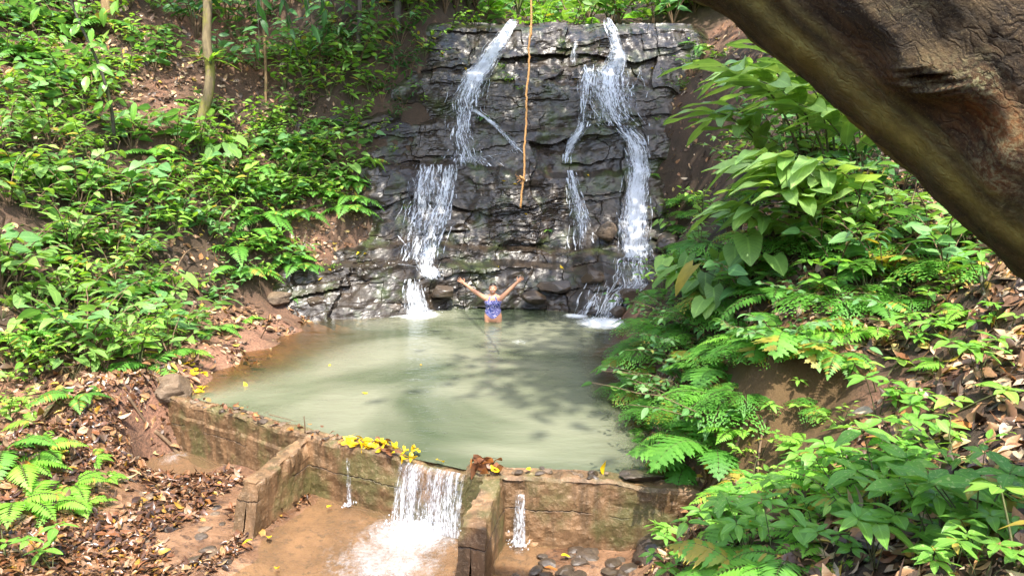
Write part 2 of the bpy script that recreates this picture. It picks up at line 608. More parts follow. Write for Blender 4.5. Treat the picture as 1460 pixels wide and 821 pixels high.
def fall_mat(name='falling white water', fine=1.0):
    """streaks run along the uv's v; the attribute 'den' says how dense the water is there"""
    t = NT(name)
    uv = t.uv()
    den = t.attr('den')
    wob = t.noise(t.mapping(uv, (3, 3, 1)), 1.0, 3)
    m1 = t.n('ShaderNodeMapping')
    m1.inputs['Scale'].default_value = (15 * fine, 1.5, 1)
    cmb = t.n('ShaderNodeVectorMath', operation='ADD')
    t.t.links.new(uv, cmb.inputs[0])
    sc = t.n('ShaderNodeVectorMath', operation='SCALE', i_Scale=0.10)
    nz = t.n('ShaderNodeTexNoise')
    nz.inputs['Scale'].default_value = 2.6
    t.t.links.new(uv, nz.inputs['Vector'])
    t.t.links.new(nz.outputs[1], sc.inputs[0])
    t.t.links.new(sc.outputs[0], cmb.inputs[1])
    t.t.links.new(cmb.outputs[0], m1.inputs['Vector'])
    s1 = t.noise(m1.outputs[0], 1.0, 5, 0.6)
    s2 = t.noise(t.mapping(cmb.outputs[0], (46 * fine, 11, 1)), 1.0, 4, 0.7)
    f = t.math('ADD', t.math('ADD', t.math('MULTIPLY', s1, 0.75), t.math('MULTIPLY', s2, 0.85)), t.math('SUBTRACT', den, 1.0))
    a = t.ramp(f, [(0.60, 0.0), (0.72, 0.14), (0.88, 0.8)])
    tr = t.n('ShaderNodeBsdfTransparent')
    nrm = t.bump(t.math('ADD', s1, s2), 0.5, 0.03)
    w = t.bsdf((0.80, 0.84, 0.90), 0.35, 0.5, nrm)
    tl = t.n('ShaderNodeBsdfTranslucent', i_Color=(0.7, 0.75, 0.82, 1))
    w = t.mixs(0.3, w, tl.outputs[0])
    return t.done(t.mixs(a, tr.outputs[0], w))


M['fall'] = fall_mat()


def plain(name, col, rough=0.5, spec=0.4, **kw):
    t = NT(name)
    n = t.noise(t.obj(), 40.0, 3)
    c = t.mix(t.math('MULTIPLY', n, 0.3), col, tuple(x * 0.75 for x in col))
    return t.done(t.bsdf(c, rough, spec, **kw))


M['skin'] = plain('skin', (0.50, 0.255, 0.155), 0.45, 0.4, Subsurface_Weight=0.08, Subsurface_Radius=(0.02, 0.008, 0.004))
M['lips'] = plain('lips', (0.42, 0.11, 0.09), 0.4)
M['eyewhite'] = plain('eye white', (0.75, 0.73, 0.7), 0.25)
M['iris'] = plain('iris dark', (0.03, 0.018, 0.012), 0.2)
M['teeth'] = plain('teeth', (0.78, 0.75, 0.68), 0.3)
M['hair'] = plain('dark hair', (0.03, 0.018, 0.012), 0.45)


def suit_mat():
    t = NT('patterned swimsuit')
    p = t.obj()
    w = t.n('ShaderNodeTexWave', wave_type='BANDS', bands_direction='DIAGONAL')
    w.inputs['Scale'].default_value = 6.5
    w.inputs['Distortion'].default_value = 9.0
    w.inputs['Detail'].default_value = 2.0
    w.inputs['Detail Scale'].default_value = 1.6
    t.t.links.new(p, w.inputs['Vector'])
    col = t.ramp(w.outputs['Fac'], [(0.0, (0.015, 0.025, 0.14)), (0.46, (0.05, 0.10, 0.38)), (0.50, (0.72, 0.74, 0.82)), (0.62, (0.72, 0.74, 0.82)), (0.70, (0.42, 0.10, 0.22)), (0.8, (0.04, 0.06, 0.25))])
    return t.done(t.bsdf(col, 0.5, 0.4))


M['suit'] = suit_mat()


def rope_mat():
    t = NT('orange tan rope')
    uv = t.uv()
    w = t.n('ShaderNodeTexWave', wave_type='BANDS', bands_direction='DIAGONAL')
    w.inputs['Scale'].default_value = 9.0
    t.t.links.new(t.mapping(uv, (3.0, 5.0, 1)), w.inputs['Vector'])
    col = t.mix(w.outputs['Fac'], (0.34, 0.15, 0.045), (0.72, 0.42, 0.17))
    return t.done(t.bsdf(col, 0.75, 0.2, t.bump(w.outputs['Fac'], 0.6, 0.01)))


M['rope'] = rope_mat()


def trunk_mat():
    t = NT('old leaning trunk bark')
    uv = t.uv()
    p = t.pos()
    sep = t.n('ShaderNodeSeparateXYZ')
    t.t.links.new(uv, sep.inputs[0])
    n1 = t.noise(p, 7.0, 8, 0.68)
    n2 = t.noise(p, 2.0, 5, 0.6)
    n3 = t.noise(p, 42.0, 7, 0.75)
    col = t.mix(t.ramp(n1, [(0.34, 0.0), (0.66, 1.0)]), (0.026, 0.017, 0.009), (0.17, 0.11, 0.048))
    col = t.mix(t.ramp(n2, [(0.50, 0.0), (0.62, 0.7)]), col, t.mix(n1, (0.05, 0.026, 0.01), (0.15, 0.08, 0.028)))
    col = t.mix(t.math('MULTIPLY', t.attr('rust'), t.ramp(n1, [(0.3, 0.1), (0.6, 0.9)])), col, t.mix(n3, (0.16, 0.05, 0.012), (0.48, 0.20, 0.05)))
    lich = t.math('MULTIPLY', t.attr('lichen'), t.ramp(n3, [(0.48, 0.0), (0.56, 1.0)]))
    col = t.mix(lich, col, (0.42, 0.38, 0.19))
    gr = t.noise(t.mapping(uv, (34.0, 2.4, 1)), 1.0, 6, 0.65)
    col = t.mix(t.ramp(gr, [(0.36, 0.75), (0.52, 0.0)]), col, (0.012, 0.008, 0.005))
    wv = t.n('ShaderNodeTexNoise'); wv.inputs['Scale'].default_value = 9.0; wv.inputs['Detail'].default_value = 5; t.t.links.new(p, wv.inputs['Vector'])
    ws = t.n('ShaderNodeVectorMath', operation='SCALE', i_Scale=0.05); t.t.links.new(wv.outputs[1], ws.inputs[0])
    wa = t.n('ShaderNodeVectorMath', operation='ADD'); t.t.links.new(uv, wa.inputs[0]); t.t.links.new(ws.outputs[0], wa.inputs[1])
    ck = t.voro(t.mapping(wa.outputs[0], (85.0, 9.0, 1)), 1.0, 'DISTANCE_TO_EDGE')
    ck = t.ramp(ck, [(0.0, 1.0), (0.13, 0.0)])
    ck = t.math('MULTIPLY', ck, t.ramp(n2, [(0.42, 0.15), (0.6, 1.0)]))
    col = t.mix(t.math('MULTIPLY', ck, 0.55), col, (0.01, 0.007, 0.004))
    spk = t.noise(p, 120.0, 3, 0.7)
    col = t.mix(t.ramp(spk, [(0.56, 0.0), (0.7, 0.6)]), col, (0.30, 0.22, 0.10))
    gr = t.math('SUBTRACT', gr, t.math('MULTIPLY', ck, 0.3))
    col = t.mix(t.math('MULTIPLY', t.attr('moss'), t.ramp(n1, [(0.3, 0.45), (0.55, 1.0)])), col, t.mix(n3, (0.20, 0.18, 0.03), (0.70, 0.60, 0.17)))  # moss colour, pale enough to paint in the sky-lit edge as well
    h = t.math('ADD', t.math('MULTIPLY', gr, 1.3), t.math('ADD', n1, t.math('MULTIPLY', n3, 0.8)))
    return t.done(t.bsdf(col, 0.8, 0.3, t.bump(h, 1.0, 0.09)))


M['trunk'] = trunk_mat()
# ------------------------------------------------------------------ terrain
CP = []
def c_on(px, py, z): CP.append(tuple(on(px, py, z)))
def c_at(px, py, d, dz=0.0):
    q = at(px, py, d); CP.append((q[0], q[1], q[2] + dz))
def c_xyz(*a): CP.append(a)

# pool bed and its left shore
for x, y, z in [(-2, 12, -.8), (0, 12, -.9), (0, 14.5, -.8), (-2, 15, -.7), (.8, 10, -.9), (-1, 9.7, -.8), (.9, 13, -.8), (-3.0, 12.3, -.55), (-3.2, 14, -.45), (0, 16.6, -.6), (-2.2, 16.6, -.45), (2.0, 16.4, -.35)]:
    c_xyz(x, y, z)
for px, py in [(436, 456), (398, 476), (340, 502), (292, 530), (268, 552), (238, 562)]:
    c_on(px, py, 0.02)
for px, py in [(400, 452), (360, 468), (300, 494), (258, 520), (215, 545)]:
    c_on(px, py, 0.30)
# stream bed below the dam
for px, py, z in [(560, 735, -.68), (480, 760, -.70), (400, 790, -.70), (620, 800, -.76), (740, 780, -.68), (830, 800, -.62), (900, 780, -.6), (500, 821, -.78), (330, 790, -.60), (460, 690, -.62)]:
    c_on(px, py, z)
for x, y, z in [(-1, 5, -.9), (.2, 5, -.9), (-1, 2.5, -.6), (-2.6, 5, -.7), (-3.2, 3, -.3), (-.5, 0, .4)]:
    c_xyz(x, y, z)
# litter bed left of the buttress, side channel, soil block
for px, py, z in [(300, 700, -.55), (220, 770, -.55), (120, 740, -.38), (60, 790, -.35), (150, 800, -.55), (215, 645, -.5), (330, 660, -.55), (245, 620, -.42)]:
    c_on(px, py, z)
for px, py, z in [(150, 592, .12), (110, 640, -.08), (60, 610, .25), (170, 570, .2)]:
    c_on(px, py, z)
# left bank
for px, py, d in [(0, 640, 8.2), (0, 540, 9.2), (60, 540, 9.6), (100, 480, 10.8), (0, 430, 10.2), (180, 430, 12.3), (300, 440, 13.9), (0, 300, 12.0), (150, 330, 13.2), (280, 360, 14.6), (400, 400, 15.6), (0, 160, 14.2), (150, 200, 15.4), (290, 195, 16.6), (400, 260, 16.6), (0, 20, 17.0), (200, 60, 18.0), (380, 150, 18.4), (470, 230, 17.4)]:
    c_at(px, py, d, -0.1)
for px, py, d in [(430, 400, 15.8), (500, 290, 17.0), (545, 185, 17.9), (600, 120, 18.8), (645, 45, 20.2)]:
    c_at(px, py, d)
# under and behind the cliff
for x, y, z in [(-2, 18, .3), (0, 18, -.3), (2.5, 18, 0), (-1, 19.6, 3.2), (2, 19.6, 3.2), (-.5, 21.6, 6.6), (2.5, 21.6, 6.6), (4.6, 22, 6.9), (0, 27, 8.0), (4, 27, 8.2), (-4, 25, 9.6), (-8, 23, 11), (9, 24, 11.5), (0, 34, 9.5), (-10, 36, 14), (10, 36, 14)]:
    c_xyz(x, y, z)
# right of the falls
c_at(1030, 70, 19.4); c_at(985, 160, 18.2); c_at(970, 330, 17.2); c_at(1060, 60, 19.0); c_at(1060, 140, 16.5)
for x, y, z in [(2.45, 15.8, 0), (3.2, 16.4, .6), (2.05, 13, 0.0), (2.3, 14.4, 0.0), (1.75, 11.1, 0), (1.72, 9, 0), (1.75, 7.7, 0), (2.5, 11, 1.5), (3.3, 11, 2.6), (5, 11, 4.0), (2.35, 9, 1.2), (3, 9, 2.1), (5, 9, 3.4), (8, 11, 6), (3.2, 14, 1.7), (4.6, 14.6, 3.6), (9, 18, 9)]:
    c_xyz(x, y, z)
# near right bank
for px, py, d in [(1060, 690, 5.9), (1100, 640, 6.15), (1150, 605, 6.2), (1190, 560, 6.25), (1100, 500, 6.7), (1200, 492, 6.5), (1060, 530, 6.9), (1255, 560, 5.6), (1260, 470, 6.6), (1350, 600, 4.6), (1440, 600, 4.3), (1440, 480, 5.2), (1350, 480, 5.7), (1210, 690, 4.6), (1100, 765, 4.8), (1020, 745, 5.6), (1300, 760, 3.7), (1440, 780, 3.2), (1200, 810, 3.7), (1050, 815, 4.4), (990, 705, 6.75), (1440, 400, 5.6), (1360, 400, 6.8)]:
    c_at(px, py, d)
for x, y, z in [(5, 5, 3.2), (.8, 2.4, 1.0), (0, -.2, 1.45), (2.5, .5, 2.0), (4.2, 2, 2.9), (-3, -1, 1.0), (1, 5.9, -.6), (1.3, 6.6, -.55)]:
    c_xyz(x, y, z)
# far surroundings
for x, y, z in [(-5.2, 3, .9), (-7.5, 4, 2.9), (-12, 8, 7), (-14, 14, 10), (-16, 24, 15), (9, 6, 6), (12, 14, 10), (-8, -6, 4), (8, -6, 6), (0, -8, 2)]:
    c_xyz(x, y, z)
CPA = np.array(CP)


def _phi(r2):
    return np.where(r2 > 1e-12, r2 * np.log(np.maximum(r2, 1e-12)), 0.0)


_n = len(CPA)
_K = _phi(((CPA[:, None, :2] - CPA[None, :, :2]) ** 2).sum(-1))
_P = np.c_[np.ones(_n), CPA[:, :2]]
_A = np.block([[_K + 0.12 * np.eye(_n), _P], [_P.T, np.zeros((3, 3))]])
_w = np.linalg.solve(_A, np.r_[CPA[:, 2], 0, 0, 0])


def H0(x, y):
    x, y = np.atleast_1d(np.asarray(x, float)), np.atleast_1d(np.asarray(y, float))
    sh = x.shape
    x, y = x.ravel(), y.ravel()
    out = np.zeros(len(x))
    for s in range(0, len(x), 20000):
        e = slice(s, s + 20000)
        r2 = (x[e, None] - CPA[None, :, 0]) ** 2 + (y[e, None] - CPA[None, :, 1]) ** 2
        out[e] = _phi(r2) @ _w[:_n] + _w[_n] + _w[_n + 1] * x[e] + _w[_n + 2] * y[e]
    return out.reshape(sh)


def H(x, y):
    z = H0(x, y)
    a = smooth(-0.3, 0.5, z) * 0.8 + 0.2
    z = z + a * (0.30 * fbm(np.asarray(x) * .9, np.asarray(y) * .9, 3, 3) + 0.10 * fbm(np.asarray(x) * 4, np.asarray(y) * 4, 9, 3))
    _c = on(215, 645, -.5)
    z = z - .34 * np.exp(-((np.asarray(x) - _c[0]) / .32) ** 2 - ((np.asarray(y) - _c[1]) / .42) ** 2)
    return np.clip(z, -1.6, 30)


_D = np.concatenate([np.linspace(2, 12, 300), np.linspace(12.03, 30, 400)])
def ground(px, py, dmin=2.0):
    """where the sight line through a pixel meets the ground"""
    r = ray(px, py)
    d = _D[_D >= dmin]
    p = CAM + r[None] * (d / r[1])[:, None]
    under = p[:, 2] < H(p[:, 0], p[:, 1])
    if not under.any(): return None
    k = int(np.argmax(under))
    return p[k]


xs = np.concatenate([np.linspace(-40, -14.5, 30), np.linspace(-14, -9, 40), np.linspace(-8.95, 6.5, 240), np.linspace(6.6, 12, 40), np.linspace(12.5, 40, 30)])
ys = np.concatenate([np.linspace(-20, 0.7, 20), np.linspace(1.0, 22, 300), np.linspace(22.3, 34, 40), np.linspace(35, 70, 25)])
X, Y = np.meshgrid(xs, ys)
Z = H(X, Y)
# farther out the hills simply keep rising
far = np.maximum(smooth(16, 40, np.abs(X)), smooth(36, 70, Y))
Z = Z * (1 - far) + far * (12 + 6 * smooth(36, 70, Y))
slope_h = smooth(0.15, 0.7, Z)
_dep = np.maximum(Y * cp - (Z - CAM[2]) * sp, .3)
_qx, _qy = CX + F_PX * X / _dep, CY - F_PX * (Y * sp + (Z - CAM[2]) * cp) / _dep
ochre = smooth(1.25, .75, np.hypot((_qx - 1100) / 120, (_qy - 590) / 115)) * (Y > 5) * (Y < 8) * smooth(-.3, 0, Z)
sand = smooth(0.15, -0.35, Z) * smooth(9.2, 8.2, Y) * smooth(-5.2, -4.4, X)
sand = np.maximum(sand, 0.85 * smooth(0.12, -0.2, Z) * smooth(-3.1, -3.9, X) * smooth(9, 10.5, Y))
bare = np.zeros_like(X)
for px, py, r in [(225, 150, .9), (330, 30, 1.2), (60, 100, 1.0), (440, 330, .8), (1090, 570, .8), (150, 600, .7), (1020, 60, 1.0), (1300, 560, .5), (180, 690, 1.0)]:
    g = ground(px, py)
    if g is not None:
        bare = np.maximum(bare, np.exp(-((X - g[0]) ** 2 + (Y - g[1]) ** 2) / r ** 2))
humus = np.clip(slope_h * (0.95 - bare), 0, 1)
terrain = link('ground', make_mesh('ground', np.stack([X, Y, Z], -1).reshape(-1, 3), grid_quads(len(xs), len(ys)), attrs=dict(humus=humus.ravel(), ochre=ochre.ravel(), sand=np.clip(sand, 0, 1).ravel())), M['soil'])
tag(terrain, kind='structure')

# ------------------------------------------------------------------ rock face of the falls
_pz = np.array([-1.0, 0, .82, .95, 1.18, 1.3, 3.05, 3.2, 4.1, 4.3, 5.35, 5.5, 6.6, 6.95])
_py = np.array([16.5, 16.62, 16.85, 17.25, 17.38, 17.68, 18.2, 18.5, 18.75, 19.12, 19.4, 19.7, 20.15, 20.5])


def cliff_base(x, z):
    zz = z + 0.05 * x + 0.30 * fbm(x * .7, z * .3, 61, 3) + 0.13 * fbm(x * 3.1, z * .6, 63, 3)
    y = np.interp(zz, _pz, _py)
    # the foot comes forward at both sides of the pool
    side = smooth(.9, 2.6, x) * 0.75 + smooth(-1.0, -3.6, x) * 1.15
    y = y - side * smooth(2.4, 0.4, z)
    # buttress of rock left of the left fall and the central bulge
    y = y - 0.35 * np.exp(-((x + .2) / 1.1) ** 2) * smooth(1, 2, z) * smooth(6.8, 5, z)
    y = y - 0.75 * smooth(-1.9, -3.3, x) * smooth(5.6, 4.4, z) * smooth(.6, 1.6, z) - .55 * smooth(-1.0, -2.2, x) * smooth(4.4, 5.2, z)
    y = y + 0.9 * smooth(-5.0, -6.2, x) + 1.2 * smooth(4.6, 6.2, x)
    return y


def blocks(x, z, hv, wu, seed):
    u = x + 0.28 * fbm(x * 1.1 / wu, z * 1.1 / hv, seed + 5, 3) * wu
    v = z - 0.09 * x + 0.55 * fbm(x / wu * .7, z / hv * .5, seed + 9, 3) * hv
    row = np.floor(v / hv)
    sh = hsh(row, row * 0 + 3, seed) * 10
    c = u / wu + sh
    col = np.floor(c)
    r = hsh(row, col, seed + 1) - .5
    t1 = (hsh(row, col, seed + 2) - .5) * ((c - col) - .5)
    t2 = (hsh(row, col, seed + 3) - .2) * ((v / hv - row) - .5)
    return r + 0.9 * t1 + 0.6 * t2


def cliff_disp(x, z):
    xw = x + .12 * fbm(x * 2.1, z * 2.1, 55, 3); zw = z + .12 * fbm(x * 2.1 + 9, z * 2.1, 57, 3)
    # broken patches where the thin beds show, smooth water-worn slabs elsewhere
    g = smooth(-.12, .18, fbm(x * .8, z * 1.1, 71, 3))
    return (0.30 * blocks(xw, zw, 1.15, 2.4, 11) + 0.12 * blocks(xw, zw, .45, 1.1, 21) + (.008 + 0.05 * g) * blocks(xw, zw, .15, .55, 31)
            + (.002 + 0.02 * g) * blocks(xw, zw, .055, .22, 41) + 0.40 * fbm(x * .8, z * .8, 51, 4) + 0.06 * fbm(x * 3 + z, z * 5 - x, 53, 4))


def cliff_y(x, z):
    return cliff_base(x, z) + cliff_disp(x, z)


cx_, cz_ = np.linspace(-6.4, 6.2, 520), np.linspace(-.9, 7.0, 335)
CXg, CZg = np.meshgrid(cx_, cz_)
CYg = cliff_y(CXg, CZg)
CYg = CYg + 0.25 * smooth(6.75, 7.0, CZg)
# the lip runs back over the top
lipx = cx_[None, :].repeat(14, 0)
lipd = np.linspace(.12, 4.0, 14)[:, None]
lipy = CYg[-1][None, :] + lipd
lipz = 7.0 + .05 * fbm(lipx * 1.5, lipy * 1.5, 77, 3) + 0.03 * lipd
vx = np.concatenate([CXg, lipx]); vy = np.concatenate([CYg, lipy]); vz = np.concatenate([CZg, lipz])
cliff = link('cliff', make_mesh('cliff', np.stack([vx, vy, vz], -1).reshape(-1, 3), grid_quads(len(cx_), vx.shape[0]), smooth_shade=False), M['rock'])
tag(cliff, kind='structure')


def cliff_at(px, py):
    px, py = np.broadcast_arrays(np.asarray(px, float), np.asarray(py, float))
    a, b = (px - CX) / F_PX, (CY - py) / F_PX
    ry, rz = cp + b * sp, -sp + b * cp
    d = np.full(px.shape, 18.0)
    for _ in range(14):
        d = .5 * d + .5 * cliff_base(CAM[0] + a / ry * d, CAM[2] + rz / ry * d)
    return np.stack([CAM[0] + a / ry * d, d, CAM[2] + rz / ry * d], -1)


# ------------------------------------------------------------------ dam
DAM_T = 0.26
dam_px = [(150, 545), (235, 567), (330, 594), (430, 622), (500, 638), (570, 651), (660, 670), (720, 680), (870, 691), (1000, 707)]
dam_f = np.array([on(a, b, 0.05) for a, b in dam_px])
dam_f = np.concatenate([dam_f, dam_f[-1:] + (dam_f[-1] - dam_f[-2]) * .8])


def dam_y(x):
    return np.interp(x, dam_f[:, 0], dam_f[:, 1])


NOTCH = (on(574, 652, 0.03)[0], on(664, 670, 0.03)[0])


def crest(x):
    n = smooth(NOTCH[0] - .06, NOTCH[0] + .03, x) * smooth(NOTCH[1] + .06, NOTCH[1] - .03, x)
    return 0.055 + 0.045 * fbm(x * 4, x * 0 + 2, 5, 4) - 0.075 * n


def build_dam():
    L = np.arange(dam_f[0, 0], dam_f[-1, 0], 0.03)
    prof = []
    for z in np.linspace(-1.0, 0, 30): prof.append(('f', z))
    for w in np.linspace(0.04, .96, 8): prof.append(('t', w))
    for z in np.linspace(0, -.6, 8): prof.append(('b', z))
    V = []
    for k, w in prof:
        y = dam_y(L)
        c = crest(L)
        if k == 'f':
            zz = c + w * (1.0) if w > -.02 else c + w
            yy = y + 0.035 * fbm(L * 3, zz * 3, 15, 4) + 0.02 * fbm(L * 11, zz * 11, 18, 3) + .05 * np.maximum(0, fbm(L * 2.2, zz * 2.2, 88, 3) - .28)
            yy = yy - 0.012 * np.sign(vnoise(L * .7, zz * 3.3, 8))
            if w > -.02: yy = yy + .015
        elif k == 't':
            yy = y + w * DAM_T
            zz = c + 0.045 * fbm(L * 7, yy * 7, 25, 4) + .004 - .03 * (abs(w - .5) > .42)
        else:
            yy = y + DAM_T + 0 * L
            zz = c + w
        V.append(np.stack([L, yy, np.broadcast_to(zz, L.shape)], -1))
    return make_mesh('dam wall', np.concatenate(V), grid_quads(len(L), len(prof)), smooth_shade=False)


dam = thing('dam', (0, 0, 0))
tag(dam, 'low stained concrete dam across the front of the green pool', 'dam')
link('wall', build_dam(), M['concrete'], dam)


def buttress(p0, p1, w0, w1, zt0, zt1, zb, name='buttress', front_slope=0.12):
    """concrete fin from the wall towards the viewer; p = xy of its top ends"""
    p0, p1 = np.array(p0[:2]), np.array(p1[:2])
    ax = unit(p1 - p0); nx = np.array([ax[1], -ax[0]])
    n, mz, mw = 60, 22, 10
    V = []
    ring = []
    for k in np.linspace(0, .955, mz): ring.append((-1, k))
    ring.append((-.96, .985))
    for k in np.linspace(-.86, .86, mw): ring.append((k, 1))
    ring.append((.96, .985))
    for k in np.linspace(.955, 0, mz): ring.append((1, k))
    T = np.linspace(0, 1, n)
    for t in list(T) + [1.0001]:
        tt = min(t, 1)
        zt = zt0 + (zt1 - zt0) * tt
        hw = (w0 + (w1 - w0) * tt) / 2
        for s, k in ring:
            z = zb + (zt - zb) * k
            pull = front_slope * (1 - k) * (tt ** 3)
            c = p0 + (p1 - p0) * tt + ax * pull
            q = c + nx * s * hw * (1.0 if t <= 1 else 0.02)
            d = 0.034 * float(fbm(np.array(q[0] * 3 + q[1] * 3), np.array(z * 3 + s), 35, 3))
            e = smooth(.8, 1, k) * smooth(.6, 1, abs(s)) * max(0, float(fbm(np.array(q[0] * 7 + q[1] * 7), np.array(s * 3.), 37, 3)) + .1) * .10
            d = d - e + .010 * float(fbm(np.array(q[1] * 14), np.array(z * 14 + s), 38, 3))
            z = z - e * .6
            V.append((q[0] + nx[0] * d * s, q[1] + nx[1] * d * s, z + (0.02 * float(fbm(np.array(q[0] * 6), np.array(q[1] * 6), 36, 3)) if k == 1 else 0)))
    me = make_mesh('buttress', V, grid_quads(len(ring), n + 1), smooth_shade=False)
    return link(name, me, M['concrete'], dam)


b0a, b0b = on(432, 628, .03), on(356, 686, -.09)
bl = buttress(b0a + [0, .12, 0], b0b, .19, .25, .035, -.10, -.9, front_slope=.24)
b1a, b1b = on(704, 684, .06), on(672, 752, -.10)
br_ = buttress(b1a + [0, .12, 0], b1b, .22, .26, .06, -.10, -1.0, front_slope=.14)

# ------------------------------------------------------------------ pool water
nx_, ny_ = 150, 220
PX = np.linspace(-5.6, 2.9, nx_)
S = np.linspace(0, 1, ny_)
PXg, Sg = np.meshgrid(PX, S)
y0 = dam_y(PXg) + DAM_T * .55
PYg = y0 + (17.7 - y0) * Sg
dep = -H(PXg, PYg)
near_wall = smooth(0.0, 0.5, PYg - y0)
turb = np.clip(0.12 + 0.88 * smooth(0.06, 0.85, dep), 0, 1)
pf = 0 * PXg
for a_, b_, r_, w_ in [(598, 449, .42, 1.0), (862, 460, .55, 1.0), (822, 450, .3, .8), (560, 450, .25, .5), (740, 487, .28, .38), (703, 470, .12, .3)]:
    c_ = on(a_, b_, 0)
    pf = np.maximum(pf, w_ * np.exp(-((PXg - c_[0]) ** 2 + ((PYg - c_[1]) * .9) ** 2) / r_ ** 2))
pool = link('pool_water', make_mesh('pool water', np.stack([PXg, PYg, 0 * PXg], -1).reshape(-1, 3), grid_quads(nx_, ny_), attrs=dict(turb=turb.ravel(), foam=pf.ravel())), M['pool'])
tag(pool, kind='structure')

# stream below the dam
SX, SY = np.linspace(-5.2, 2.0, 170), np.linspace(3.0, 10.2, 170)
SXg, SYg = np.meshgrid(SX, SY)
hb = H(SXg, SYg)
lvl = -.615 - .05 * smooth(8, 6.3, SYg)
SZg = lvl + 0.018 * fbm(SXg * 3, SYg * 3, 91, 3) + 0.03 * smooth(.5, 0, np.abs(SXg - on(600, 740, -.6)[0])) * fbm(SXg * 8, SYg * 8, 92, 3)
keep = (SYg < dam_y(SXg) + .04)
fx_, fy_ = on(600, 752, -.62)[:2]
gx_, gy_ = on(560, 800, -.62)[:2]
hx_, hy_ = on(500, 700, -.6)[:2]
kx_, ky_ = on(740, 775, -.62)[:2]
foam = 0.72 * np.exp(-(((SXg - fx_) / .48) ** 2 + ((SYg - fy_) / .34) ** 2)) + .50 * np.exp(-(((SXg - gx_) / .6) ** 2 + ((SYg - gy_) / .5) ** 2)) + .35 * np.exp(-(((SXg - hx_) / .22) ** 2 + ((SYg - hy_) / .2) ** 2)) + .4 * np.exp(-(((SXg - kx_) / .18) ** 2 + ((SYg - ky_) / .3) ** 2))
foam = foam + .42 * np.exp(-(((SXg + 4.45) / .35) ** 2 + ((SYg - 9.2) / .4) ** 2)) + .16 * np.exp(-((SXg + 1.8) / 1.0) ** 2)
foam = np.clip(foam, 0, 1)
q = grid_quads(len(SX), len(SY))
kf = keep.ravel()[q].all(1)
stream = link('stream_water', make_mesh('stream water', np.stack([SXg, SYg, SZg], -1).reshape(-1, 3), q[kf], attrs=dict(foam=foam.ravel())), M['stream'])
tag(stream, kind='structure')

